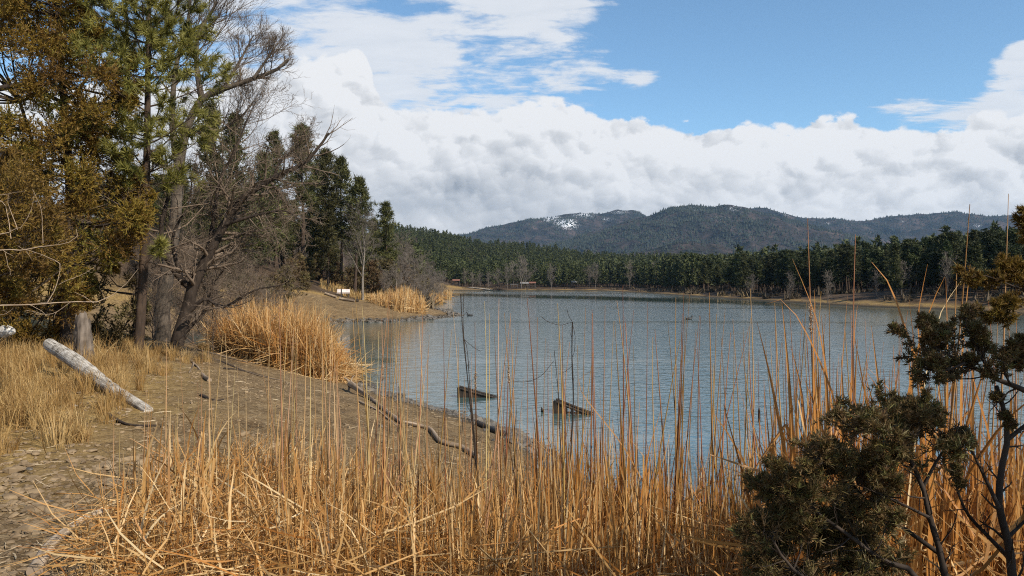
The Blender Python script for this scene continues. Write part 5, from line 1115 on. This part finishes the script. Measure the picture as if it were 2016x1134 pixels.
# ------------------------------------------------------------------ pale bare branches on the left
def pale_branches():
    rng = rs(140); d = 5.6; b = np.array([px_at(-260, d), d, g1(px_at(-260, d), d)]); mb = MB(); tw = MB()
    L = lambda pts, r0, r1, K=16, dd=0: limb(pts, d + dd, r0, r1, K)
    lims = [L([(-260, 1030), (-200, 780), (-120, 640), (-40, 608), (60, 602), (120, 598), (175, 596), (200, 598), (235, 575), (262, 555), (278, 535)], .016, .0022, 24),
            L([(-120, 640), (-60, 520), (0, 492), (50, 490), (90, 480), (130, 472), (150, 462), (158, 445), (150, 442)], .011, .002, 20, .1),
            L([(-60, 520), (-20, 470), (10, 462), (30, 455), (38, 450)], .009, .003, 10, .1),
            L([(85, 478), (84, 430), (80, 400), (68, 372)], .003, .0012, 10, .1),
            L([(22, 470), (15, 420), (5, 400), (-30, 390)], .004, .0015, 10, .1),
            L([(92, 598), (108, 570), (116, 545), (120, 520), (90, 510), (60, 500), (30, 490)], .004, .0014, 14),
            L([(140, 594), (110, 612), (80, 612), (50, 602)], .003, .0012, 10),
            L([(35, 452), (24, 405), (25, 385)], .004, .0015, 8, .1), L([(-10, 385), (20, 382), (42, 375)], .003, .001, 8, .1),
            L([(10, 495), (18, 530), (24, 545)], .003, .001, 8, .1), L([(40, 450), (58, 420), (64, 385)], .003, .001, 8, .1),
            L([(-100, 610), (-20, 618), (15, 612), (24, 605)], .004, .0015, 8), L([(185, 597), (165, 580), (152, 574)], .002, .001, 6), L([(116, 560), (150, 540), (182, 520)], .0022, .001, 8)]
    for P, r in lims:
        K_ = P.shape[1]; P = P + np.cumsum(rng.normal(0, .006, (1, K_, 3)), axis=1) * np.linspace(0, 1, K_)[None, :, None]; r = r * .72
        tubes(mb, P, r, 6); P1, r1 = sprout(P, r, 5, rng, .3, 1, 45, 15, .14, 5, .25, .03, .5, .0010, 0, 1.2); tubes(tw, P1, r1, 3)
    t = thing('bare_bush', 'pale leafless branches reaching in over the orange-tinged juniper', 'bush', tuple(b)); mb.build('stem', M['twig_pale'], t, origin=b, smooth=True); tw.build('twigs', M['twig_pale'], t, origin=b, smooth=True)
pale_branches()

# ------------------------------------------------------------------ built things
def box(mb, c, s, rz=0, rx=0, m=0):
    sx, sy, sz = [q / 2 for q in s]; v = np.array([(a * sx, b * sy, e * sz) for a in (-1, 1) for b in (-1, 1) for e in (-1, 1)])
    cx, sx_ = math.cos(rx), math.sin(rx); v = np.stack([v[:, 0], v[:, 1] * cx - v[:, 2] * sx_, v[:, 1] * sx_ + v[:, 2] * cx], -1)
    cz, sz_ = math.cos(rz), math.sin(rz); v = np.stack([v[:, 0] * cz - v[:, 1] * sz_, v[:, 0] * sz_ + v[:, 1] * cz, v[:, 2]], -1) + np.asarray(c)
    mb.add(v, quads=[(0, 1, 3, 2), (4, 6, 7, 5), (0, 4, 5, 1), (2, 3, 7, 6), (0, 2, 6, 4), (1, 5, 7, 3)]); return mb
def bench():
    d = 83; x = px_at(676, d); b = (x, d, g1(x, d)); t = thing('park_bench', 'pale pink-white bench with sloping back on the point', 'bench', b, R(8))
    box(MB(), (0, .05, .45), (1.35, .42, .06)).build('seat', M['white_paint'], t); box(MB(), (0, .28, .68), (1.3, .05, .34), 0, -.25).build('backrest', M['white_paint'], t)
    for s in (-1, 1):
        m = MB(); box(m, (s * .55, .0, .21), (.08, .09, .42)); box(m, (s * .55, .28, .32), (.08, .08, .64)); m.build('leg', M['dark_post'], t)
    x2 = px_at(672, 81.5); m = MB(); box(m, (0, 0, .5), (.11, .11, 1.0)); o = m.build('wooden_post', M['dark_post'], origin=(0, 0, 0)); o.location = (x2, 81.5, g1(x2, 81.5)); tag(o, 'dark short post standing just before the pale bench', 'post')
    for i, (p0, p1, lab) in enumerate([((668, 79.6), (698, 79.4), 'pale log lying on the ground right under the bench front'), ((640, 80.5), (662, 80.0), 'grey log lying left of the bench'), ((696, 80.4), (706, 80.4), 'short dark log by the foot of the pale cottonwood')]):
        pts = [np.array([px_at(a, q), q, g1(px_at(a, q), q) + .12]) for a, q in (p0, p1)]; wood_log([pts[0], (pts[0] + pts[1]) / 2, pts[1]], [.13, .14, .12], 'drift' if i < 2 else 'bark_dark', lab, 'log', 10, 8, 30 + i, .12)
bench()

def shelter(px, d, w, roof, label, h=2.6, flat=False):
    x = px_at(px, d); t = thing('picnic_shelter', label, 'shelter', (x, d, g1(x, d)), R(6)); dp = w * .7
    m = MB(); rz_ = .0 if flat else w * .16
    v = np.array([(-w / 2, -dp / 2, h), (w / 2, -dp / 2, h), (w / 2, dp / 2, h), (-w / 2, dp / 2, h), (-w / 2, 0, h + rz_ + .01), (w / 2, 0, h + rz_ + .01)]); u = v - np.array([0, 0, .18])
    V = np.vstack([v, u]); m.add(V, quads=[(0, 1, 5, 4), (4, 5, 2, 3), (6, 10, 11, 7), (10, 9, 8, 11), (0, 6, 7, 1), (2, 8, 9, 3)], tris=[(0, 4, 6), (4, 10, 6), (4, 3, 10), (3, 9, 10), (1, 7, 5), (5, 7, 11), (5, 11, 2), (2, 11, 8)])
    m.build('roof', M[roof], t)
    for sx in (-1, 1):
        for sy in (-1, 1): box(MB(), (sx * w * .42, sy * dp * .4, h / 2 - .1), (.2, .2, h)).build('post', M['dark_post'], t)
    m = MB(); box(m, (0, 0, .75), (w * .5, .8, .08)); box(m, (0, 0, .36), (.25, .5, .72)); box(m, (0, .75, .45), (w * .5, .3, .07)); box(m, (0, -.75, .45), (w * .5, .3, .07)); m.build('picnic_table', M['dark_post'], t)
shelter(898, 380, 3.6, 'red_roof', 'red-roofed picnic shelter at the near end of the far shore', 2.4)
shelter(1012, 384, 4.0, 'grey_roof', 'pale flat-roofed shelter below the tall grey bare trees', 2.2, True)
shelter(1032, 386, 4.2, 'grey_roof', 'middle pale shelter next to the flat-roofed one', 2.4)
shelter(1048, 388, 3.4, 'red_roof', 'dim brown shelter at the right end of the shelter row', 2.5)
shelter(1131, 386, 3.6, 'grey_roof', 'lone grey shelter against the dark far wood', 2.5)
def ramp_path():
    mb = MB(); A = [np.array([px_at(922, 384), 384]), np.array([px_at(950, 378), 378]), np.array([px_at(984, 371.5), 371.5])]; n = 24; c = resample(np.array([(*a, 0) for a in A]), n)[:, :2]; tn = nrm(np.gradient(c, axis=0)); no = np.stack([-tn[:, 1], tn[:, 0]], -1)
    l, r = c - no * 2.2, c + no * 2.2; V = np.empty((n, 2, 3)); V[:, 0, :2] = l; V[:, 1, :2] = r; V[..., 2] = np.maximum(gz(V[..., 0], V[..., 1]), 0).max(1)[:, None] + .12; k = np.arange(n - 1)
    mb.add(V.reshape(-1, 3), quads=np.stack([2 * k, 2 * k + 1, 2 * k + 3, 2 * k + 2], -1)); tag(mb.build('boat_ramp_path', plain('concrete', (.42, .36, .28))), 'pale concrete ramp running down the far bank to the water', 'path', kind='structure')
ramp_path()
def brush_pile():
    rng = rs(141); x = px_at(980, 373); mb = MB(); n = 160; P = np.stack([x + rng.normal(0, 1.6, n), 373 + rng.normal(0, .8, n), np.zeros(n)], -1); P[:, 2] = g1(x, 373) + rng.random(n) * .9
    q = P[:, None] + nrm(rng.normal(size=(n, 3)) * np.array([1, 1, .5]))[:, None] * (np.linspace(0, 1.6, 4)[None, :, None]); tubes(mb, q, np.full((n, 4), .08), 4); tag(mb.build('brush_pile', M['bark_dark'], origin=(x, 373, g1(x, 373))), 'dark pile of brush at the foot of the far ramp', 'brush pile')
brush_pile()

# half-sunken timbers
def timber(px, py, label, ln, h, rz, gap):
    d = CAMZ * F / (py - HZ); x = px_at(px, d); t = thing('sunken_timber', label, 'timber', (x, d, 0), rz); th = .34
    # a crib end: solid end block, top rail sinking into the water, plank side below
    m = MB(); v = []
    for y in (-th / 2, th / 2): v += [(0, y, -.3), (0, y, h), (ln * .22 if gap else ln, y, h * (1 - .22 * .9) if gap else -.06), (ln * .22 if gap else ln, y, -.3)]
    m.add(v, quads=[(0, 1, 2, 3), (7, 6, 5, 4), (0, 4, 5, 1), (1, 5, 6, 2), (2, 6, 7, 3), (3, 7, 4, 0)]); m.build('plank_side', M['wet_wood'], t)
    m = MB(); L = math.hypot(ln, h + .06); a_ = math.atan2(h + .06, ln)
    tubes(m, resample([(-.02, -th / 2, h + .02), (ln * .5, -th / 2, h * .45), (ln * 1.04, -th / 2, -.03)], 10), np.full(10, .035), 8, cap=True); tubes(m, resample([(-.02, th / 2, h + .02), (ln * .5, th / 2, h * .45), (ln * 1.0, th / 2, -.03)], 10), np.full(10, .035), 8, cap=True); m.build('rail', M['wet_wood'], t, smooth=True)
    m = MB(); box(m, (.02, -th / 2 - .03, h / 2 - .12), (.09, .06, h + .3)); box(m, (.02, th / 2 + .03, h / 2 - .12), (.09, .06, h + .3)); m.build('post', M['wet_wood'], t)
    if gap:
        m = MB()
        for k in range(5): xx = ln * (.32 + .14 * k); box(m, (xx, -th / 2, h * (1 - xx / ln) / 2 - .08), (.05, .05, h * (1 - xx / ln) + .16))
        box(m, (ln * .6, -th / 2, h * .12), (ln * .7, .04, .05), 0, 0); m.build('slats', M['wet_wood'], t)
timber(904, 781, 'dark wedge-shaped sunken timber crib farther from the shore', 1.22, .27, R(-6), False)
timber(1094, 812, 'dark slatted sunken timber crib nearer the reeds', 1.02, .31, R(-14), True)
def snag(px, py, s, label):
    d = CAMZ * F / (py - HZ); x = px_at(px, d); mb = MB(); tubes(mb, resample([(0, 0, -.3), (.01, 0, s * .6), (-.02, 0, s)], 6), np.array([.03, .04, .045, .04, .035, .01]), 7, cap=True); o = mb.build('snag', M['wet_wood'], smooth=True); o.location = (x, d, 0); tag(o, label, 'snag')
snag(1067, 811, .13, 'small dark snag poking out of the water between the two timbers')

def duck(px, py, rz, label):
    d = CAMZ * F / (py - HZ); x = px_at(px, d); mb = MB()
    body = resample([(-.30, 0, .12), (-.22, 0, .07), (-.05, 0, .06), (.12, 0, .07), (.20, 0, .14), (.22, 0, .24), (.25, 0, .30), (.31, 0, .30), (.40, 0, .275)], 26)
    r = np.interp(np.linspace(0, 1, 26), [0, .12, .35, .52, .62, .70, .78, .86, .9, 1], [.01, .07, .12, .11, .06, .045, .06, .05, .02, .012]); tubes(mb, body, r, 10, cap=True)
    o = mb.build('duck', M['duck'], smooth=True); o.location = (x, d, 0); o.rotation_euler.z = rz; o.scale = (1.15,) * 3; tag(o, label, 'duck')
duck(925, 622, R(175), 'dark duck floating just off the tip of the point'); duck(1357, 629, R(5), 'lone dark duck floating out on the open lake')

# ------------------------------------------------------------------ sky
class E:
    """socket arithmetic for the sky shader"""
    def __init__(s, nt, o): s.nt = nt; s.o = o
    def op(s, op, *a):
        n = s.nt.nodes.new('ShaderNodeMath'); n.operation = op
        for i, v in enumerate((s,) + a):
            if isinstance(v, E): s.nt.links.new(v.o, n.inputs[i])
            else: n.inputs[i].default_value = v
        return E(s.nt, n.outputs[0])
    def __add__(s, b): return s.op('ADD', b)
    __radd__ = __add__
    def __sub__(s, b): return s.op('SUBTRACT', b)
    def __mul__(s, b): return s.op('MULTIPLY', b)
    __rmul__ = __mul__
    def __truediv__(s, b): return s.op('DIVIDE', b)
    def max(s, b): return s.op('MAXIMUM', b)
    def min(s, b): return s.op('MINIMUM', b)
    def step(s, a, b):
        n = s.nt.nodes.new('ShaderNodeMapRange'); n.interpolation_type = 'SMOOTHSTEP'; s.nt.links.new(s.o, n.inputs[0]); n.inputs[1].default_value = a; n.inputs[2].default_value = b; return E(s.nt, n.outputs[0])
def sky():
    w = bpy.data.worlds.new('World'); bpy.context.scene.world = w; w.use_nodes = True; nt = w.node_tree; nt.nodes.clear(); L = nt.links.new
    out = nt.nodes.new('ShaderNodeOutputWorld'); bg = nt.nodes.new('ShaderNodeBackground'); L(bg.outputs[0], out.inputs[0]); STR = .14; bg.inputs[1].default_value = STR
    st = nt.nodes.new('ShaderNodeTexSky'); st.sky_type = 'NISHITA'; st.sun_disc = False; st.sun_elevation = SUN_EL; st.sun_rotation = SUN_AZ; st.altitude = 1700; st.air_density = 1.0; st.dust_density = .6; st.ozone_density = 1.6
    tc = nt.nodes.new('ShaderNodeTexCoord'); sp = nt.nodes.new('ShaderNodeSeparateXYZ'); L(tc.outputs['Generated'], sp.inputs[0])
    x, y, z = (E(nt, sp.outputs[i]) for i in range(3))
    az = x.op('ARCTAN2', y); el = z.op('ARCSINE')
    def vec(a, b, c=0.):
        n = nt.nodes.new('ShaderNodeCombineXYZ')
        for i, v in enumerate((a, b, c)):
            if isinstance(v, E): L(v.o, n.inputs[i])
            else: n.inputs[i].default_value = v
        return n.outputs[0]
    def noise(v, s, det, rough=.55, dist=0.):
        n = nt.nodes.new('ShaderNodeTexNoise'); n.inputs['Scale'].default_value = s; n.inputs['Detail'].default_value = det; n.inputs['Roughness'].default_value = rough; n.inputs['Distortion'].default_value = dist; L(v, n.inputs['Vector']); return E(nt, n.outputs[0])
    ae = lambda px, py: (math.atan((px - 1008) / F), math.atan((HZ - py) / F * math.cos(math.atan((px - 1008) / F))))
    def blob(px, py, rx, ry, amp):
        a0, e0 = ae(px, py); u = (az - a0) * (F / rx); v = (el - e0) * (F / ry); q = u * u + v * v; return (q * -1.).op('EXPONENT') * amp
    # ---- the cumulus bank
    fc = nt.nodes.new('ShaderNodeFloatCurve'); mp = fc.mapping; cu = mp.curves[0]
    prof = [(-.70, 215), (380, 180), (480, 150), (560, 128), (620, 120), (680, 100), (715, 112), (735, 160), (780, 215), (900, 205), (1040, 190), (1120, 190), (1190, 214), (1290, 232), (1400, 250), (1470, 256), (1560, 256), (1660, 244), (1760, 262), (1860, 276), (1950, 262), (2016, 262), (.70, 262)]
    pts = []
    for p, r_ in prof:
        a = p if abs(p) < 2 else ae(p, 300)[0]; pts.append(((a + .8) / 1.6, math.atan((HZ - r_) / F) / .4))
    while len(cu.points) < len(pts): cu.points.new(.5, .5)
    for pt, (a, b) in zip(cu.points, sorted(pts)): pt.location = (a, b); pt.handle_type = 'AUTO'
    mp.update(); L(((az + .8) / 1.6).o, fc.inputs['Value']); top = E(nt, fc.outputs[0]) * .4
    pb = vec(az * 1.0, el * 1.35, 0.)
    n1 = noise(pb, 9., 7., .58, .3); n1b = noise(vec(az + .012, el * 1.35 + .024, 0.), 9., 7., .58, .3); n2 = noise(vec(az, el * 2.6, 3.), 4.5, 5., .6); n3 = noise(vec(az, el * 1.4, 7.), 26., 5., .6)
    n4 = noise(vec(az, el * 1.3, 11.), 60., 4., .6); dep = top - el + (n1 - .5) * .055 + (n3 - .5) * .026 + (n4 - .5) * .008
    wv = nt.nodes.new('ShaderNodeVectorMath'); wv.operation = 'ADD'; L(vec(az + (n1 - .5) * .10, el * 1.25 + (n3 - .5) * .05, 0.), wv.inputs[0])
    def puff(sc_, off):
        q = nt.nodes.new('ShaderNodeTexVoronoi'); q.feature = 'F1'; q.inputs['Scale'].default_value = sc_; o2 = nt.nodes.new('ShaderNodeVectorMath'); o2.operation = 'ADD'; L(wv.outputs[0], o2.inputs[0]); o2.inputs[1].default_value = off; L(o2.outputs[0], q.inputs['Vector']); return E(nt, q.outputs['Distance'])
    p1, p2 = puff(17., (0, 0, 0)), puff(44., (3, 1, 0)); p1b, p2b = puff(17., (.010, .016, 0)), puff(44., (3.004, 1.007, 0))
    dep = dep + (p1 * -1. + .36) * .022 + (p2 * -1. + .36) * .012
    bank = dep.step(0., .007)
    relief = (n1 - n1b) * 2.6
    low = (dep / .17).min(1.).max(0.)
    n3b = noise(vec(az + .006, el * 1.4 + .010, 7.), 26., 5., .6); n5 = noise(vec(az, el * 2.2, 21.), 3.2, 3., .5); edge = (dep / .040).min(1.).max(0.); lit = ((p1b - p1) * 1.15 + (p2b - p2) * .75 + relief * -.55 + (n3 - n3b) * -.5 + (n2 - .5) * .25) * (1.05 + low * -.70) + 1.02 + low * -.46 + (n5 - .5) * .60 + (edge * -1. + 1.) * .18 + blob(830, 385, 150, 60, -.28) + blob(690, 180, 60, 90, .16) + blob(840, 435, 70, 22, .25) + blob(1000, 370, 200, 30, -.16) + blob(1650, 360, 400, 60, -.10) + blob(1400, 280, 250, 30, .12)
    lit = lit.max(0.).min(1.)
    # ---- high broken veil on the left
    qz = z.max(.02) + .10
    qv = vec(x / qz, y / qz, 0.)
    v1 = noise(qv, 2.1, 8., .62, .5); v2 = noise(vec(x / qz * 1.0, y / qz * 1.9, 0.), 5.5, 6., .62, .3)
    veil = v1 + (v2 - .5) * .62 + blob(830, 110, 340, 140, .25) + blob(1100, 120, 130, 110, .12) + blob(480, 60, 160, 140, .10) + blob(1120, 8, 160, 20, .22) + blob(1560, 110, 330, 170, -.45) + blob(1760, 30, 330, 120, -.35) + blob(600, 85, 50, 22, -.10) + blob(820, 15, 120, 14, -.10) + blob(880, 190, 90, 24, -.06) + blob(1290, 200, 90, 40, -.22) + blob(640, 60, 120, 30, .05) + blob(1275, 160, 50, 26, .42) + blob(1985, 138, 62, 40, .50) + blob(2014, 98, 36, 22, .3) + blob(1765, 210, 66, 18, .44) + blob(1890, 228, 105, 18, .42) + blob(1985, 205, 50, 30, .25)
    dv = veil.step(.50, .72)
    vl = ((v2 - .5) * .6 + .84).max(0.).min(1.)
    def mixc(f, a, b):
        n = nt.nodes.new('ShaderNodeMix'); n.data_type = 'RGBA'
        L(f.o, n.inputs[0])
        for i, v in ((6, a), (7, b)):
            if isinstance(v, tuple): n.inputs[i].default_value = (*v, 1)
            else: L(v, n.inputs[i])
        return n.outputs[2]
    sc = lambda c: tuple(q / STR for q in c)
    tint = nt.nodes.new('ShaderNodeMix'); tint.data_type = 'RGBA'; tint.blend_type = 'MULTIPLY'; tint.inputs[0].default_value = 1; L(st.outputs[0], tint.inputs[6]); tint.inputs[7].default_value = SKY_TINT
    vc = mixc(vl, sc((.38, .43, .50)), sc((.64, .655, .68)))
    bc = mixc(lit, sc((.27, .295, .33)), sc((.675, .68, .69)))
    fade = (z / .02).min(1.).max(0.)
    c1 = mixc(dv * .92 * fade, tint.outputs[2], vc); c2 = mixc(bank * fade * (y.step(-.9, .2) * .9 + .1), c1, bc); L(c2, bg.inputs[0])
SKY_TINT = (.78, .93, .93, 1)
sky()

sun = bpy.data.lights.new('sun', 'SUN'); sun.energy = 5.0; sun.angle = R(.5); sun.color = (1, .915, .79); so = bpy.data.objects.new('sun', sun); C.objects.link(so)
sd = Vector((math.sin(SUN_AZ) * math.cos(SUN_EL), math.cos(SUN_AZ) * math.cos(SUN_EL), math.sin(SUN_EL))); so.rotation_euler = (-sd).to_track_quat('-Z', 'Y').to_euler(); so.location = sd * 50

# ------------------------------------------------------------------ air
def haze():
    mb = MB(); box(mb, (700, 2600, 300), (11000, 6800, 610)); m, nt, out = new_mat('haze_air'); v = nd(nt, 'ShaderNodeVolumePrincipled'); v.inputs['Density'].default_value = HAZE; v.inputs['Color'].default_value = (.42, .68, 1, 1); v.inputs['Anisotropy'].default_value = .2
    nt.links.new(v.outputs[0], out.inputs['Volume']); o = mb.build('haze', m); tag(o, 'thin blue air over the lake and mountains', 'haze', kind='stuff')
HAZE = .00005
haze()

# ------------------------------------------------------------------ camera
cam = bpy.data.cameras.new('camera'); cam.sensor_width = 36; cam.lens = 36 * F / 2016; cam.clip_end = 20000; cam.clip_start = .05
co = bpy.data.objects.new('camera', cam); C.objects.link(co); co.location = (0, 0, CAMZ); co.rotation_euler = (R(90) - math.atan(10 / F), 0, 0)
S = bpy.context.scene; S.camera = co
S.view_settings.view_transform = 'Standard'; S.view_settings.look = 'None'; S.view_settings.exposure = .42; S.view_settings.gamma = 1
S.cycles.max_bounces = 6; S.cycles.diffuse_bounces = 2; S.cycles.glossy_bounces = 3; S.cycles.transmission_bounces = 3; S.cycles.volume_bounces = 0; S.cycles.transparent_max_bounces = 4
S.cycles.use_denoising = False; S.cycles.filter_width = 1.1; S.render.filter_size = 1.1
